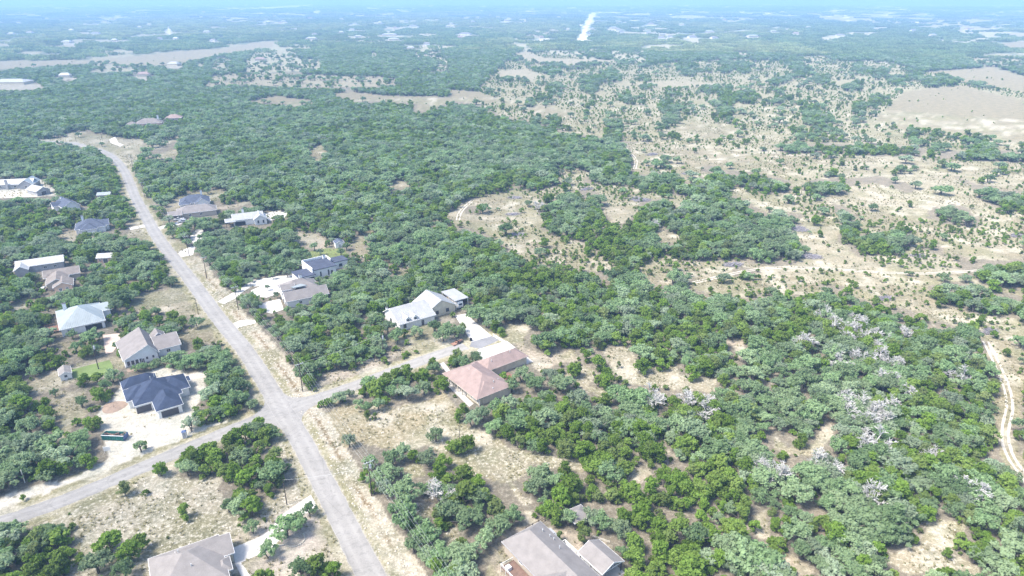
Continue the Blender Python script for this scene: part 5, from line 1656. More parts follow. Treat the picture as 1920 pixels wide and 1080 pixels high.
def split_lumps(rng, L, n, up):
    """break each lump of a crown into smaller uneven clumps on its outer side"""
    o = []
    for (x, y, z, a, b, c) in L:
        o.append((x, y, z, a * 0.72, b * 0.72, c * 0.72))
        for k in range(n):
            v = rng.normal(size=3)
            v[2] = abs(v[2]) * up + v[2] * (1 - up)
            v /= np.linalg.norm(v)
            q = rng.uniform(0.26, 0.52)
            w = rng.uniform(0.55, 0.95)
            o.append((x + v[0] * a * w, y + v[1] * b * w, z + v[2] * c * w, a * q, b * q, a * q * rng.uniform(0.7, 1.1)))
    return o


def tubes(segs):
    mb = MB()
    for a, b, r0, r1 in segs:
        mb.bar(a, b, r0, r1, 5)
    return mb


def oak_wood(rng, R, Hh, stems=1):
    S = []
    for s in range(stems):
        bx, by = rng.normal(0, 0.25, 2) * (stems > 1)
        top = np.array((bx + rng.normal(0, .3), by + rng.normal(0, .3), Hh * 0.36))
        S.append(((bx, by, -0.1), tuple(top), 0.22, 0.17))
        for k in range(5):
            t = 2 * pi * k / 5 + rng.uniform(-.4, .4)
            m_ = top + np.array((cos(t), sin(t), 0)) * R * 0.34 + np.array((0, 0, Hh * 0.18))
            e = m_ + np.array((cos(t + .3), sin(t + .3), 0)) * R * 0.34 + np.array((0, 0, Hh * 0.17))
            S.append((tuple(top), tuple(m_), 0.13, 0.09))
            S.append((tuple(m_), tuple(e), 0.09, 0.03))
    return tubes(S)


def jun_wood(rng, R, Hh):
    S = [((0, 0, -0.1), (0.1, 0.0, Hh * 0.45), 0.16, 0.1), ((0.1, 0, Hh * 0.45), (0.0, 0.1, Hh * 0.85), 0.1, 0.03)]
    for k in range(4):
        t = 2 * pi * k / 4 + rng.uniform(-.4, .4)
        S.append(((0, 0, Hh * 0.15), (R * .55 * cos(t), R * .55 * sin(t), Hh * 0.4), 0.08, 0.03))
    return tubes(S)


def proto(kind, i, nleaf, leaf, R, Hh, nl, leafmat):
    rng = np.random.default_rng(1000 + 37 * i + (0 if kind == 'oak' else 500))
    lumps = (oak_lumps if kind == 'oak' else jun_lumps)(rng, R, Hh, nl)
    lumps = split_lumps(rng, lumps, 5 if nleaf > 600 else 3, 0.6)
    V, Fq, tone = leafmesh(rng, lumps, nleaf, leaf, 0.35 if kind == 'oak' else 0.2)
    wood = oak_wood(rng, R, Hh, 1 + i % 3) if kind == 'oak' else jun_wood(rng, R, Hh)
    return (V, Fq, tone, wood, R, Hh, leafmat)


def crown_mesh(pr, name):
    return mesh_np(name, pr[0], pr[1], [pr[6]], {'tone': ('FLOAT', pr[2])})


def whole_mesh(pr, name):
    w = pr[3]
    wv = np.array(w.v)
    wf = [f if len(f) == 4 else f for f in w.f]
    wf4 = np.array([f for f in wf if len(f) == 4])
    V = np.vstack([pr[0], wv])
    Fq = np.vstack([pr[1], wf4 + len(pr[0])])
    mi = np.concatenate([np.zeros(len(pr[1])), np.ones(len(wf4))]).astype(np.int32)
    return mesh_np(name, V, Fq, [pr[6], M['bark']], {'tone': ('FLOAT', np.concatenate([pr[2], np.zeros(len(wv), np.float32)]))}, mi)


OAKS = [proto('oak', i, 1500, 0.26, 3.4, 5.0 + 0.35 * (i % 3), 12 + 3 * (i % 3), M['oak']) for i in range(6)]
JUNS = [proto('jun', i, 1350, 0.215, 2.5, 4.3 + 0.4 * (i % 3), 11 + 3 * (i % 3), M['juniper']) for i in range(6)]
BUSH = [proto('jun', 20 + i, 320, 0.17, 1.0, 1.55 + 0.15 * (i % 2), 9, M['juniper']) for i in range(4)]
OAKS_M = [proto('oak', 40 + i, 620, 0.42, 3.4, 5.2, 14, M['oak']) for i in range(5)]
JUNS_M = [proto('jun', 50 + i, 520, 0.36, 2.5, 4.9, 13, M['juniper']) for i in range(5)]
BUSH_M = [proto('jun', 60 + i, 70, 0.36, 1.0, 1.6, 8, M['juniper']) for i in range(3)]


def grove(seed, R, n, nleaf, leaf):
    rng = np.random.default_rng(seed)
    L = []
    for k in range(n):
        t, q = rng.uniform(0, 2 * pi), R * math.sqrt(rng.random())
        s = rng.uniform(2.2, 4.0)
        L.append((q * cos(t), q * sin(t), rng.uniform(2.2, 4.2), s, s, s * 0.72))
    return leafmesh(rng, L, nleaf, leaf, 0.5)


# dead trees: bare bleached branches
def dead_mesh(seed):
    rng = np.random.default_rng(seed)
    S = []

    def grow(p, d, L, r_, lev):
        e = p + d * L
        S.append((p, e, r_, r_ * 0.7))
        if lev == 0:
            return
        for k in range(4 if lev != 2 else 3):
            nd_ = d + rng.normal(0, 0.62, 3)
            nd_[2] = max(nd_[2], -0.05) + 0.05
            nd_ /= np.linalg.norm(nd_)
            grow(p + d * L * rng.uniform(0.45, 1.0), nd_, L * rng.uniform(0.55, 0.8), r_ * 0.62, lev - 1)
    for s in range(2):
        d = np.array((rng.normal(0, .3), rng.normal(0, .3), 1.0))
        grow(np.array((rng.normal(0, .2), rng.normal(0, .2), -0.1)), d / np.linalg.norm(d), 1.9, 0.13, 4)
    mb = MB()
    for a, b, r0, r1 in S:
        mb.bar(a, b, max(r0, 0.04), max(r1, 0.03), 3)
    return mb.mesh('branches', M['dead'])


def brush_mesh(seed):
    rng = np.random.default_rng(seed)
    mb = MB()
    for k in range(150):
        t, q = rng.uniform(0, 2 * pi), 2.4 * math.sqrt(rng.random())
        a = rng.uniform(0, pi)
        L = rng.uniform(0.5, 1.3)
        z = rng.uniform(0.05, 0.9) * (1 - q / 3.2)
        c = np.array((q * cos(t), q * sin(t) * 0.7, z))
        dv = np.array((cos(a), sin(a), rng.normal(0, .25))) * L
        lo = c - dv
        lo[2] = max(lo[2], 0.0)
        mb.bar(lo, c + dv, 0.05, 0.03, 3)
    return mb.mesh('brush_pile', M['brush'])


# ---- where they stand
for nm, pix, mt, lab in DRIVES:
    xs = [p[0] for p in pix]
    ys = [p[1] for p in pix]
    x0, x1, y0, y1 = max(0, int(min(xs)) - 1), min(1926, int(max(xs)) + 2), max(0, int(min(ys)) - 1), min(1086, int(max(ys)) + 2)
    sl = (slice(y0, y1), slice(x0, x1))
    mk = inpoly(GX[sl] + .5, GY[sl] + .5, pix)
    R_tree[sl][mk] = 0
    R_bush[sl][mk] = 0
RA = np.array(RECTS)


def free(x, y, rad, road_gap=1.2):
    ok = np.ones(len(x), bool)
    nn = np.hypot(x, y) < 1000
    d1, s1 = np.full(len(x), 1e9), np.ones(len(x))
    d1[nn], s1[nn] = sdist(x[nn], y[nn], MAIN)
    lim = np.where((s1 > 0) & (y < 330), HALF_W + 6.8, HALF_W + 2.0)
    ok &= d1 > lim + rad * 0.45
    for Ln in (CROSS, SIDE):
        dd = np.full(len(x), 1e9)
        dd[nn] = sdist(x[nn], y[nn], Ln)[0]
        ok &= dd > HALF_W + road_gap + rad * 0.5
    for Ln in LANES:
        dd = np.full(len(x), 1e9)
        dd[nn] = sdist(x[nn], y[nn] - 1.2, Ln)[0]
        ok &= dd > 1.8 + rad * 0.75
    for (cx, cy_, c, s, x0, x1, y0, y1) in RA:
        dx, dy = x - cx, y - cy_
        u, v = dx * c + dy * s, -dx * s + dy * c
        g_ = rad * 0.62 + 0.5
        ok &= ~((u > x0 - g_) & (u < x1 + g_) & (v > y0 - g_ - 1.5) & (v < y1 + g_))
    return ok


def jgrid(r0, r1, sp, seed, half=46):
    rng = np.random.default_rng(seed)
    xm = r1 * sin(radians(half))
    gx, gy = np.meshgrid(np.arange(-xm, xm, sp), np.arange(min(60, r0 * 0.6), r1, sp * 0.9))
    gx[::2] += sp / 2
    x = (gx + rng.uniform(-.42, .42, gx.shape) * sp).ravel()
    y = (gy + rng.uniform(-.42, .42, gy.shape) * sp).ravel()
    d = np.hypot(x, y)
    k = (d >= r0) & (d < r1) & (np.abs(np.degrees(np.arctan2(x, y))) < half)
    return x[k], y[k], rng


def juniper_share(x, y):
    d = np.hypot(x, y)
    base = fbm(x, y, 26, 90, 3)
    u, v = Pp(x, y)
    near_bias = np.clip((v - 560) / 420, 0, 1) * 0.09          # the near wood is richer in juniper
    return base + near_bias - 0.02 + 0.06 * (d < 140)


TREES = []   # kind, x, y, scale xy, scale z, rot
# hand placed ones standing clear: (px, py at the foot, kind, crown width m)
HAND = [(978, 716, 'o', 8.5), (1005, 735, 'o', 8.0), (960, 735, 'o', 6.0), (930, 775, 'o', 6.5), (955, 770, 'o', 7.0), (905, 790, 'o', 6.0), (780, 634, 'o', 7.0), (832, 640, 'o', 7.5), (856, 636, 'o', 6.0), (745, 642, 'o', 8.0), (728, 625, 'o', 7.0), (1066, 985, 'o', 5.5), (1110, 985, 'o', 6.5), (1090, 1000, 'j', 3.6), (1128, 995, 'o', 6.0), (1160, 1010, 'o', 7.0), (1185, 1035, 'j', 6.5), (1190, 1065, 'j', 6.5), (960, 985, 'o', 7.0), (935, 1005, 'o', 7.0), (930, 970, 'j', 6.0), (912, 1025, 'o', 6.5), (1165, 985, 'j', 5.5), (1030, 972, 'j', 5.5), (1170, 1050, 'o', 4.5),
        (303, 893, 'j', 5.2), (236, 930, 'j', 4.4), (350, 972, 'j', 5.0), (210, 1035, 'j', 8.0), (245, 1052, 'j', 7.5), (268, 1030, 'j', 5.5), (185, 1075, 'o', 7.5), (235, 1085, 'o', 5.5), (160, 1060, 'j', 4.0),
        (540, 1008, 'o', 9.0), (560, 990, 'o', 5.0), (503, 1046, 'o', 5.6), (598, 1075, 'j', 7.0), (565, 1085, 'o', 6.0), (625, 1090, 'j', 6.0), (582, 968, 'o', 4.4), (690, 776, 'o', 4.6), (676, 768, 'o', 4.8), (710, 770, 'o', 5.2), (655, 838, 'o', 4.6),
        (765, 752, 'o', 8.0), (795, 740, 'o', 6.5), (735, 748, 'o', 5.5), (752, 730, 'o', 6.5), (818, 828, 'o', 5.4), (690, 787, 'j', 2.6), (703, 788, 'j', 2.4), (868, 694, 'o', 7.6), (892, 682, 'o', 5.5), (815, 702, 'o', 6.0),
        (852, 852, 'j', 7.0), (878, 848, 'j', 6.2), (832, 878, 'j', 6.0), (735, 872, 'o', 6.0), (755, 862, 'o', 6.0), (775, 868, 'j', 5.0), (695, 880, 'o', 5.0), (681, 905, 'j', 2.6), (702, 925, 'j', 3.6), (723, 928, 'o', 5.5),
        (860, 790, 'j', 4.5), (885, 800, 'o', 7.0), (870, 775, 'j', 4.0), (1073, 708, 'j', 6.2), (1098, 678, 'j', 6.0), (1120, 692, 'j', 7.0), (1135, 728, 'j', 7.5), (1160, 690, 'j', 2.4), (1120, 655, 'j', 5.5),
        (1205, 700, 'j', 7.5), (1240, 695, 'j', 6.0), (1295, 712, 'j', 6.5), (1285, 690, 'o', 5.5), (1774, 1048, 'j', 3.0), (1500, 838, 'j', 5.0), (265, 848, 'o', 3.8), (275, 842, 'j', 2.2), (360, 808, 'o', 6.0), (375, 795, 'o', 5.0),
        (145, 660, 'o', 5.5), (165, 672, 'j', 6.5), (180, 668, 'o', 5.5), (220, 655, 'o', 3.2), (226, 670, 'j', 2.6), (212, 718, 'o', 6.2), (185, 722, 'j', 6.0), (160, 724, 'j', 5.5), (200, 735, 'o', 5.0), (230, 715, 'o', 3.6),
        (105, 745, 'o', 3.2), (115, 690, 'j', 5.2), (65, 660, 'o', 7.0), (90, 655, 'o', 6.0), (218, 586, 'o', 7.5), (250, 610, 'o', 7.0), (230, 618, 'o', 6.0), (275, 605, 'j', 6.5), (300, 612, 'j', 6.5), (325, 605, 'j', 7.0),
        (345, 615, 'j', 5.5), (370, 615, 'o', 6.5), (1083, 705, 'j', 4.0), (155, 765, 'o', 4.5), (180, 745, 'j', 4.0), (475, 1000, 'o', 4.0), (430, 960, 'o', 4.0), (1050, 1015, 'j', 2.6), (1097, 1018, 'j', 4.4), (1040, 985, 'j', 5.6),
        (520, 560, 'o', 3.6), (502, 545, 'o', 2.6), (498, 520, 'o', 4.2), (512, 524, 'o', 3.6), (540, 520, 'o', 5.0), (590, 470, 'o', 5.0), (600, 478, 'o', 4.0), (650, 470, 'o', 5.0), (640, 480, 'o', 4.5), (148, 258, 'o', 7.0), (192, 275, 'o', 5.0),
        (390, 364, 'o', 6.0), (300, 410, 'j', 5.0), (318, 420, 'o', 7.0), (598, 545, 'o', 4.5), (860, 632, 'o', 6.5), (840, 628, 'o', 7.0), (815, 625, 'o', 6.5), (868, 622, 'j', 4.5)]
HAND_XY = []
for (px, py, k, w) in HAND:
    p = W2(px, py)
    b = 6.8 if k == 'o' else 5.0
    f = w / b
    TREES.append((k, p[0], p[1], f, min(1.15, 0.35 + 0.68 * f), RNG.uniform(0, 6.28), 1))
    HAND_XY.append((p[0], p[1], w))
HX = np.array(HAND_XY)
for (r0, r1, sp, seed) in ((90, 330, 3.5, 1), (330, 1000, 4.3, 2), (1000, 1700, 6.0, 3)):
    x, y, rng = jgrid(r0, r1, sp, seed)
    ci = cover(x, y, 0.8)
    dens = R_tree[ci]
    u = rng.random(len(x))
    clump = fbm(x, y, 15, 33, 3)
    gap = np.clip((clump - 0.30) / 0.06, 0, 1)                # small breaks in the canopy
    full = dens > 0.9
    for zc, dx_ in ((1.6, 0), (3.0, 1.6), (3.0, -1.6), (4.3, 0), (5.4, 0)):
        ut, vt = Pp(x + dx_, y, zc)
        dtop = R_tree[np.clip(vt, 3, 1085).astype(int), np.clip(ut, 0, 1925).astype(int)]
        dens = np.where(full & (dtop < 0.5), np.minimum(dens, 0.04), dens)
    k = u < dens * (0.70 + 0.30 * gap) * 0.98
    x, y, u = x[k], y[k], rng.random(k.sum())
    js = juniper_share(x, y) + (u - 0.5) * 0.5
    isj = js > 0.53
    small = rng.random(len(x))
    sx = np.clip(np.exp(rng.normal(0, 0.27, len(x))), 0.5, 1.75) * np.where(isj, 1.1, 0.98)
    sx = np.where(small < 0.18, sx * 0.7, sx) * (sp / 3.8) ** 0.6
    sz = np.clip(sx * rng.uniform(0.78, 1.05, len(x)), 0.45, 1.35)
    rad = np.where(isj, 2.5, 3.4) * sx
    ok = free(x, y, rad)
    if r0 < 300:
        for hx, hy, hw in HX:
            ok &= np.hypot(x - hx, y - hy) > (hw * 0.5 + rad * 0.45)
    for j in np.nonzero(ok)[0]:
        TREES.append(('j' if isj[j] else 'o', x[j], y[j], sx[j], sz[j], rng.uniform(0, 6.28), 0))
BUSHES = []
for (r0, r1, sp, seed) in ((90, 500, 3.4, 11), (500, 1700, 5.2, 12)):
    x, y, rng = jgrid(r0, r1, sp, seed)
    ci = cover(x, y, 0.6)
    dens = np.maximum(R_bush[ci], 0.75 * (R_tree[ci] > 0.9) * (np.hypot(x, y) < 420)) * np.clip((fbm(x, y, 40, 71, 3) - 0.30) * 3.2, 0.05, 1.4) * 0.62
    k = rng.random(len(x)) < dens
    x, y = x[k], y[k]
    s = (0.35 + 0.95 * rng.random(len(x)) ** 1.5) * np.where(rng.random(len(x)) < 0.15, 1.7, 1.0) * np.where(R_tree[cover(x, y, 0.6)] > 0.9, 1.5, 1.0)
    ok = free(x, y, s)
    for j in np.nonzero(ok)[0]:
        BUSHES.append((x[j], y[j], s[j], s[j] * rng.uniform(0.8, 1.15), rng.uniform(0, 6.28)))

# ---- landmarks that tell the trees apart in words
LM = [(W2(x, y), t) for x, y, t in [
    (285, 745, 'around the navy shingled house'), (275, 655, 'near the white sided taupe gabled house'), (158, 600, 'around the pale blue metal roofed house'), (122, 708, 'by the little white shed'),
    (30, 830, 'in the brush above the lower street'), (430, 880, 'on the stony lot between the streets'), (200, 1050, 'behind the wide low grey hip house'), (60, 1040, 'on the lower street corner of the stony lot'), (560, 1030, 'beside the curving white drive'),
    (400, 730, 'between the crossroads and navy shingled house'), (650, 650, 'between the main road and dead end street'), (720, 780, 'on the yellow grass lot'), (800, 590, 'around the white farmhouse with dormers'),
    (900, 720, 'around the pink shingled house'), (760, 900, 'behind the pole with round transformer'), (870, 980, 'by the deck of the big grey house'), (1080, 960, 'around the small grey gazebo'), (1180, 1040, 'beside the open grey carport'),
    (1150, 690, 'around the clearing beyond the pink shingled house'), (1020, 800, 'in the wood behind the pink shingled house'), (1300, 900, 'in the deep wood beyond the gazebo'), (1500, 820, 'round the curved bare hollow in the wood'), (1720, 1010, 'round the pale stony clearing'),
    (1600, 780, 'among the bleached dead trees'), (1850, 760, 'along the dirt lane at the wood edge'), (1300, 620, 'in the wood between clearing and pasture'), (1650, 640, 'at the pasture edge of the great wood'), (1050, 560, 'in the wood beyond the farmhouse carport'), (560, 530, 'around the flat roofed modern house'),
    (120, 530, 'around the brown shingled peach house'), (480, 470, 'in the wood below the white metal roof'), (1600, 480, 'on the stony pasture'), (1450, 508, 'along the dirt lane across the pasture'), (1780, 445, 'on the wide grassy middle of the pasture'), (1300, 350, 'between the two groves in the pasture'), (1850, 570, 'in the pasture corner near the dirt lane'), (950, 455, 'on the lower tongue of the pasture'), (1100, 480, 'between the lower wood and pasture grove'), (1700, 350, 'on the pale bare rise of the pasture'), (1250, 430, 'in the grove standing in the pasture'), (1000, 420, 'at the narrow tip of the pasture'), (40, 700, 'in the brush beyond the white shed'),
    (330, 610, 'below the open field beside the main road'), (1450, 960, 'in the wood before the bare hollow'), (1850, 880, 'where the dirt lane leaves the wood'), (1200, 780, 'in front of the pale clearing')]]
LMX = np.array([p for p, t in LM])


def where(x, y):
    return LM[int(np.argmin(np.hypot(LMX[:, 0] - x, LMX[:, 1] - y)))][1]


T = np.array([(0 if t[0] == 'o' else 1, *t[1:]) for t in TREES], float)
u_, v_ = Pp(T[:, 1], T[:, 2])
inframe = (u_ > -25) & (u_ < 1945) & (v_ > 0) & (v_ < 1110)
size = np.where(T[:, 0] == 0, 6.8, 5.0) * T[:, 3] / np.hypot(np.hypot(T[:, 1], T[:, 2]), CAM_H)
size = np.where(inframe, size, 0) + T[:, 6] * 0.2
single = np.zeros(len(T), bool)
for kd in (0, 1):
    idx = np.nonzero((T[:, 0] == kd) & inframe)[0]
    single[idx[np.argsort(-size[idx])][:298]] = True

crown_o = [crown_mesh(p, 'oak_crown') for p in OAKS]
wood_o = [p[3].mesh('oak_trunk', M['bark']) for p in OAKS]
crown_j = [crown_mesh(p, 'juniper_crown') for p in JUNS]
wood_j = [p[3].mesh('juniper_trunk', M['bark']) for p in JUNS]
HUE = [('grey green live oak', 'live oaks'), ('deep green juniper', 'junipers')]
for i in np.nonzero(single)[0]:
    kd, x, y, sx, sz, rz, hd = T[i]
    kd = int(kd)
    vi = int(i) % 6
    wh = where(x, y)
    big = 'small ' if sx < 0.78 else ('broad ' if sx > 1.12 else '')
    q = sz / sx
    big += 'tall ' if q > 0.99 else ('low ' if q < 0.85 else '')
    if hd:
        big = 'lone ' + big
    rt = empty('live_oak_tree' if kd == 0 else 'juniper_tree', (x, y, 0.0), rz)
    rt.scale = (sx, sx, sz)
    tag(rt, big + HUE[kd][0] + ' ' + wh, 'tree', big + HUE[kd][1] + ' ' + wh)
    newobj('trunk', (wood_o, wood_j)[kd][vi], rt)
    newobj('crown', (crown_o, crown_j)[kd][vi], rt)

Bx = np.array(BUSHES)
ub, vb = Pp(Bx[:, 0], Bx[:, 1])
inb = (ub > 0) & (ub < 1920) & (vb > 0) & (vb < 1085)
sb = np.where(inb & (R_tree[cover(Bx[:, 0], Bx[:, 1], 0.6)] < 0.6), Bx[:, 2] / np.hypot(Bx[:, 0], Bx[:, 1]), 0)
single_b = np.zeros(len(Bx), bool)
single_b[np.argsort(-sb)[:296]] = True
crown_b = [crown_mesh(p, 'juniper_bush') for p in BUSH]
for i in np.nonzero(single_b)[0]:
    x, y, s, sz, rz = Bx[i]
    o = newobj('juniper_bush', crown_b[int(i) % 4])
    o.location = (x, y, 0)
    o.rotation_euler = (0, 0, rz)
    o.scale = (s, s, sz)
    big = 'tiny ' if s < 0.7 else 'rounded '
    tag(o, big + 'green juniper bush ' + where(x, y), 'bush', big + 'juniper bushes ' + where(x, y))

# dead trees and brush piles
DEAD = [(1585, 640), (1600, 608), (1628, 640), (1660, 652), (1620, 800), (1640, 770), (1580, 762), (1560, 625), (1672, 690), (1450, 905), (1590, 775), (1612, 768), (1632, 782), (1650, 800), (1600, 790), (1665, 770), (1592, 628), (1612, 622), (1572, 612), (1545, 600), (1640, 660), (1655, 678), (1618, 680), (1500, 650), (1510, 655), (1430, 895), (1445, 888), (1640, 835), (1620, 850),
        (1545, 880), (1740, 860), (1800, 715), (1640, 945), (828, 932), (1225, 760), (1215, 745), (1330, 770), (1655, 720), (1690, 740), (1570, 690), (1230, 425), (1008, 390), (1810, 930), (1320, 780), (1290, 760), (1690, 630)]
dm_ = [dead_mesh(200 + k) for k in range(4)]
for k, (px, py) in enumerate(DEAD):
    p = W2(px, py + 6)
    o = newobj('dead_tree', dm_[k % 4])
    o.location = (p[0], p[1], 0)
    o.rotation_euler = (0, 0, k * 1.7)
    s = 1.65 + 0.4 * ((k * 7) % 5) / 5
    o.scale = (s, s, s * 0.92)
    tag(o, 'bare bleached dead tree ' + where(*p), 'dead tree', 'dead trees ' + where(*p))
PILES = [(1288, 326), (1205, 376), (1190, 373), (965, 371), (962, 402), (1222, 290), (1500, 432), (1495, 428), (1855, 622), (1520, 482), (1375, 497), (1905, 442), (1720, 480), (1560, 330), (1100, 355), (970, 440), (1660, 560)]
bm_ = [brush_mesh(300 + k) for k in range(3)]
for k, (px, py) in enumerate(PILES):
    p = W2(px, py)
    o = newobj('brush_pile', bm_[k % 3])
    o.location = (p[0], p[1], 0)
    o.rotation_euler = (0, 0, 0.3 * (k % 3))
    s = 1.3 + 0.5 * ((k * 3) % 4) / 4
    o.scale = (s * 1.3, s, s)
    tag(o, 'grey heap of cut brushwood lying ' + where(*p), 'brush pile', 'brush piles ' + where(*p))


# ---- the rest of the wood: real crowns set out as stuff
def scatter(name, pos, rot, scl, vi, meshes, label, cat):
    cl = bpy.data.collections.new(name + '_shapes')
    for k, mm_ in enumerate(meshes):
        o = bpy.data.objects.new('%s_shape_%02d' % (name, k), mm_)
        cl.objects.link(o)
    me = bpy.data.meshes.new(name)
    n = len(pos)
    me.vertices.add(n)
    me.vertices.foreach_set('co', np.asarray(pos, np.float32).ravel())
    for nm, ty, arr, key in (('pick', 'INT', np.asarray(vi, np.int32), 'value'), ('spin', 'FLOAT', np.asarray(rot, np.float32), 'value'), ('grow', 'FLOAT_VECTOR', np.asarray(scl, np.float32), 'vector')):
        at = me.attributes.new(nm, ty, 'POINT')
        at.data.foreach_set(key, arr.ravel())
    ob = newobj(name, me)
    ng = bpy.data.node_groups.new(name + '_nodes', 'GeometryNodeTree')
    ng.interface.new_socket('Geometry', in_out='INPUT', socket_type='NodeSocketGeometry')
    ng.interface.new_socket('Geometry', in_out='OUTPUT', socket_type='NodeSocketGeometry')
    gi, go = ng.nodes.new('NodeGroupInput'), ng.nodes.new('NodeGroupOutput')
    ip = ng.nodes.new('GeometryNodeInstanceOnPoints')
    cinf = ng.nodes.new('GeometryNodeCollectionInfo')
    cinf.inputs['Collection'].default_value = cl
    cinf.inputs['Separate Children'].default_value = True
    cinf.inputs['Reset Children'].default_value = True
    ip.inputs['Pick Instance'].default_value = True

    def na(nm, dt):
        q = ng.nodes.new('GeometryNodeInputNamedAttribute')
        q.data_type = dt
        q.inputs['Name'].default_value = nm
        return [s_ for s_ in q.outputs if s_.enabled and s_.name == 'Attribute'][0]
    cx = ng.nodes.new('ShaderNodeCombineXYZ')
    ng.links.new(na('spin', 'FLOAT'), cx.inputs['Z'])
    ng.links.new(gi.outputs[0], ip.inputs['Points'])
    ng.links.new(cinf.outputs[0], ip.inputs['Instance'])
    ng.links.new(na('pick', 'INT'), ip.inputs['Instance Index'])
    ng.links.new(cx.outputs[0], ip.inputs['Rotation'])
    ng.links.new(na('grow', 'FLOAT_VECTOR'), ip.inputs['Scale'])
    ng.links.new(ip.outputs[0], go.inputs[0])
    md = ob.modifiers.new('scatter', 'NODES')
    md.node_group = ng
    return tag(ob, label, cat, kind='stuff')


def zpos(x, y, dz=0.0):
    return np.stack([x, y, height(x, y) + dz], -1)


rest = ~single
dist = np.hypot(T[:, 1], T[:, 2])
for kd, near_p, mid_p, nm, txt in ((0, OAKS, OAKS_M, 'oak_wood', 'live oaks'), (1, JUNS, JUNS_M, 'juniper_wood', 'junipers')):
    meshes = [whole_mesh(p, nm + '_tree') for p in near_p] + [whole_mesh(p, nm + '_tree') for p in mid_p]
    k = rest & (T[:, 0] == kd)
    vi = np.where(dist[k] < 420, np.arange(k.sum()) % len(near_p), len(near_p) + np.arange(k.sum()) % len(mid_p))
    scatter(nm, zpos(T[k, 1], T[k, 2]), T[k, 5], np.stack([T[k, 3], T[k, 3], T[k, 4]], -1), vi, meshes,
            'unbroken wood of ' + txt + ' spreading from the houses to the far plain', 'wood')
k = ~single_b
meshes = [whole_mesh(p, 'scrub_bush') for p in BUSH] + [whole_mesh(p, 'scrub_bush') for p in BUSH_M]
db = np.hypot(Bx[k, 0], Bx[k, 1])
vi = np.where(db < 420, np.arange(k.sum()) % 4, 4 + np.arange(k.sum()) % 3)
scatter('juniper_scrub', zpos(Bx[k, 0], Bx[k, 1]), Bx[k, 4], np.stack([Bx[k, 2], Bx[k, 2], Bx[k, 3]], -1), vi, meshes, 'countless juniper bushes dotting the dry far pasture', 'scrub')

# far canopy in groves
gm = []
for s in range(4):
    V, Fq, tn = grove(70 + s, 17, 26, 900, 0.95)
    gm.append(mesh_np('grove', V, Fq, [M['grove']], {'tone': ('FLOAT', tn)}))
for s in range(3):
    V, Fq, tn = grove(80 + s, 46, 110, 1700, 2.0)
    gm.append(mesh_np('grove', V, Fq, [M['grove']], {'tone': ('FLOAT', tn)}))
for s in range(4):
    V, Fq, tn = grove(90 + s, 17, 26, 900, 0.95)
    gm.append(mesh_np('grove', V, Fq, [M['grove_painted_sun']], {'tone': ('FLOAT', tn)}))
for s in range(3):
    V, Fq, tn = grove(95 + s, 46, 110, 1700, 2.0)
    gm.append(mesh_np('grove', V, Fq, [M['grove_painted_sun']], {'tone': ('FLOAT', tn)}))
GPx, GPs, GPv, GPr = [], [], [], []
for (r0, r1, sp, seed, off, nv, jt) in ((1680, 4300, 25, 21, 0, 4, 0.5), (4300, 10000, 64, 22, 4, 3, 0.4)):
    x, y, rng = jgrid(r0, r1, sp, seed, 44)
    ci = cover(x, y, 0.3)
    rt_ = np.minimum(R_tree[ci], np.minimum(R_tree[cover(x - sp * .6, y, 0)], R_tree[cover(x + sp * .6, y, 0)]))
    k = rng.random(len(x)) < rt_ * 0.94
    x, y = x[k], y[k]
    ok = np.ones(len(x), bool)
    for (cx, cy_, c, s, x0, x1, y0, y1) in RA:
        if math.hypot(cx, cy_) > 1500:
            ok &= ~((x - cx > x0 - sp * .5) & (x - cx < x1 + sp * .5) & (y - cy_ > y0 - sp * .4) & (y - cy_ < y1 + sp * .5))
    x, y = x[ok], y[ok]
    GPx.append(zpos(x, y, -0.5))
    s = rng.uniform(0.85, 1.2, len(x))
    GPs.append(np.stack([s, s, s * rng.uniform(0.8, 1.35, len(x))], -1))
    painted_lit = fbm(x * 0.7, y * 0.35, 330, 87, 3) + rng.normal(0, 0.035, len(x)) > 0.53  # noise bands of groves that take the painted sunlit colour
    GPv.append(off + rng.integers(0, nv, len(x)) + np.where(painted_lit, 7, 0))
    GPr.append(rng.uniform(0, 6.28, len(x)))
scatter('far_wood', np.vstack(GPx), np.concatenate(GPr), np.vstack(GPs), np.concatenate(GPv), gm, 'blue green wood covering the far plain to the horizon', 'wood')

# dry grass tufts and loose limestone on the near open ground
def tuft(seed, n=9, hgt=0.5, w=0.07):
    rng = np.random.default_rng(seed)
    V, Fq = [], []
    for k in range(n):
        t = rng.uniform(0, 2 * pi)
        b = np.array((rng.normal(0, .14), rng.normal(0, .14), 0))
        e = b + np.array((cos(t) * .3, sin(t) * .3, hgt * rng.uniform(.5, 1)))
        sd = np.array((-sin(t), cos(t), 0)) * w
        i0 = len(V)
        V += [b - sd, b + sd, e + sd * .5, e - sd * .5]
        Fq.append((i0, i0 + 1, i0 + 2, i0 + 3))
    tone = np.repeat(rng.random(n), 4).astype(np.float32)
    return mesh_np('grass_tuft', np.array(V), np.array(Fq), [M['grass']], {'tone': ('FLOAT', tone)})


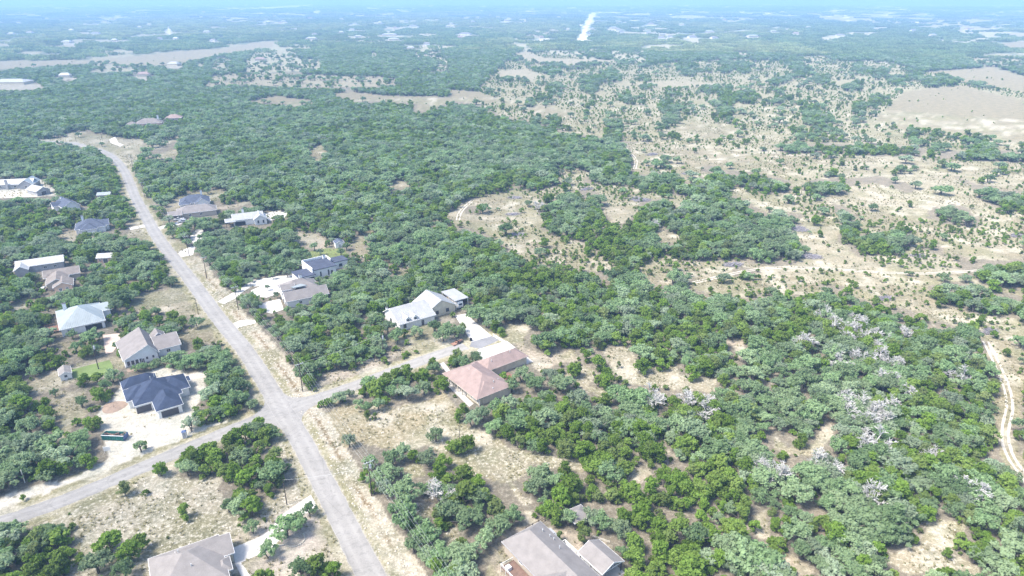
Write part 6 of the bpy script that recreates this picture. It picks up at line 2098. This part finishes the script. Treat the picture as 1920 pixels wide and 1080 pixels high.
x, y, rng = jgrid(90, 330, 0.95, 31, 44)
ci = cover(x, y, 0.6)
dd = np.minimum(np.minimum(sdist(x, y, MAIN)[0], sdist(x, y, CROSS)[0]), sdist(x, y, SIDE)[0])
dens = (R_tree[ci] < 0.5) * np.clip((fbm(x, y, 7, 93, 3) - 0.42) * 4, 0.04, 1) * 0.85
sl_ = R_soil[ci]
dens = dens * np.where(sl_[:, 0] > 0.45, 0.05, 0.42)
drv = np.zeros(len(x), bool)
uu, vv = Pp(x, y)
for nm, pix, mt, lab in DRIVES:
    drv |= inpoly(uu, vv, pix)
k = (rng.random(len(x)) < dens) & (dd > HALF_W + 0.4) & ~drv
for (cx, cy_, c, s, x0, x1, y0, y1) in RA:
    u1, v1 = (x - cx) * c + (y - cy_) * s, -(x - cx) * s + (y - cy_) * c
    k &= ~((u1 > x0) & (u1 < x1) & (v1 > y0) & (v1 < y1))
x, y = x[k], y[k]
s = rng.uniform(.5, 1.35, len(x))
x2, y2, rng2 = jgrid(330, 760, 2.6, 35, 40)
ci2 = cover(x2, y2, 0.6)
k2 = (R_tree[ci2] < 0.5) & (rng2.random(len(x2)) < np.clip((fbm(x2, y2, 18, 94, 3) - 0.40) * 3, 0.05, 0.8)) & (sdist(x2, y2, MAIN)[0] > HALF_W + 0.6)
x2, y2 = x2[k2], y2[k2]
x, y, s = np.concatenate([x, x2]), np.concatenate([y, y2]), np.concatenate([s, rng2.uniform(0.9, 2.0, len(x2))])
scatter('dry_grass', zpos(x, y), rng.uniform(0, 6.28, len(x)), np.stack([s, s, s], -1), rng.integers(0, 4, len(x)), [tuft(400 + q) for q in range(4)], 'tufts of dry tan grass on the lots and verges', 'grass')


def stone_mesh(seed):
    rng = np.random.default_rng(seed)
    b = np.array([(-1, -1, 0), (1, -1, 0), (1, 1, 0), (-1, 1, 0), (-.7, -.6, .8), (.6, -.7, 1.), (.7, .6, .7), (-.6, .7, .9)], float) * 0.17
    b += rng.normal(0, .03, b.shape)
    b[:4, 2] = -0.03
    return mesh_np('stone', b, np.array([(0, 1, 5, 4), (1, 2, 6, 5), (2, 3, 7, 6), (3, 0, 4, 7), (4, 5, 6, 7)]), [M['rock']])


x, y, rng = jgrid(90, 320, 0.9, 32, 44)
d1, s1 = sdist(x, y, MAIN)
ci = cover(x, y, 0.6)
pd = np.where((s1 > 0) & (d1 > HALF_W + 0.8) & (d1 < HALF_W + 6.5), 0.42, np.where((R_tree[ci] < 0.5) & (R_st[ci] > 0.5), 0.07, 0.0))
dd = np.minimum(sdist(x, y, CROSS)[0], sdist(x, y, SIDE)[0])
uu, vv = Pp(x, y)
drv = np.zeros(len(x), bool)
for nm, pix, mt, lab in DRIVES:
    drv |= inpoly(uu, vv, pix)
k = (rng.random(len(x)) < pd) & (d1 > HALF_W + 0.3) & (dd > HALF_W + 0.3) & ~drv
for (cx, cy_, c, s, x0, x1, y0, y1) in RA:
    u1, v1 = (x - cx) * c + (y - cy_) * s, -(x - cx) * s + (y - cy_) * c
    k &= ~((u1 > x0) & (u1 < x1) & (v1 > y0) & (v1 < y1))
x, y = x[k], y[k]
s = rng.uniform(.4, 1.6, len(x))
scatter('limestone_rubble', zpos(x, y), rng.uniform(0, 6.28, len(x)), np.stack([s, s * .9, s * .8], -1), rng.integers(0, 3, len(x)), [stone_mesh(500 + q) for q in range(3)], 'loose pale limestone rubble in the ditch and on bare ground', 'stones')

# ------------------------------------------------------------------ haze in the air
hz, nt, out = mat_base('haze')
pv_ = nt.nodes.new('ShaderNodeVolumePrincipled')
pv_.inputs['Color'].default_value = (0.35, 0.59, 0.97, 1)
pv_.inputs['Density'].default_value = 0.00023
pv_.inputs['Anisotropy'].default_value = 0.0
nt.links.new(pv_.outputs[0], out.inputs['Volume'])
zlo = float(TZ.min()) - 1.5
zhi = max(CAM_H + 6, float(TZ.max()) + 12)
hb = MB().box(-47000, 47000, -47000, 47000, zlo, zhi).build('haze', hz)
tag(hb, 'pale blue haze thickening toward the horizon', 'haze', kind='stuff')
print('trees', len(T), 'bushes', len(Bx), 'groves', sum(len(q) for q in GPx), 'grass', zlo, zhi)
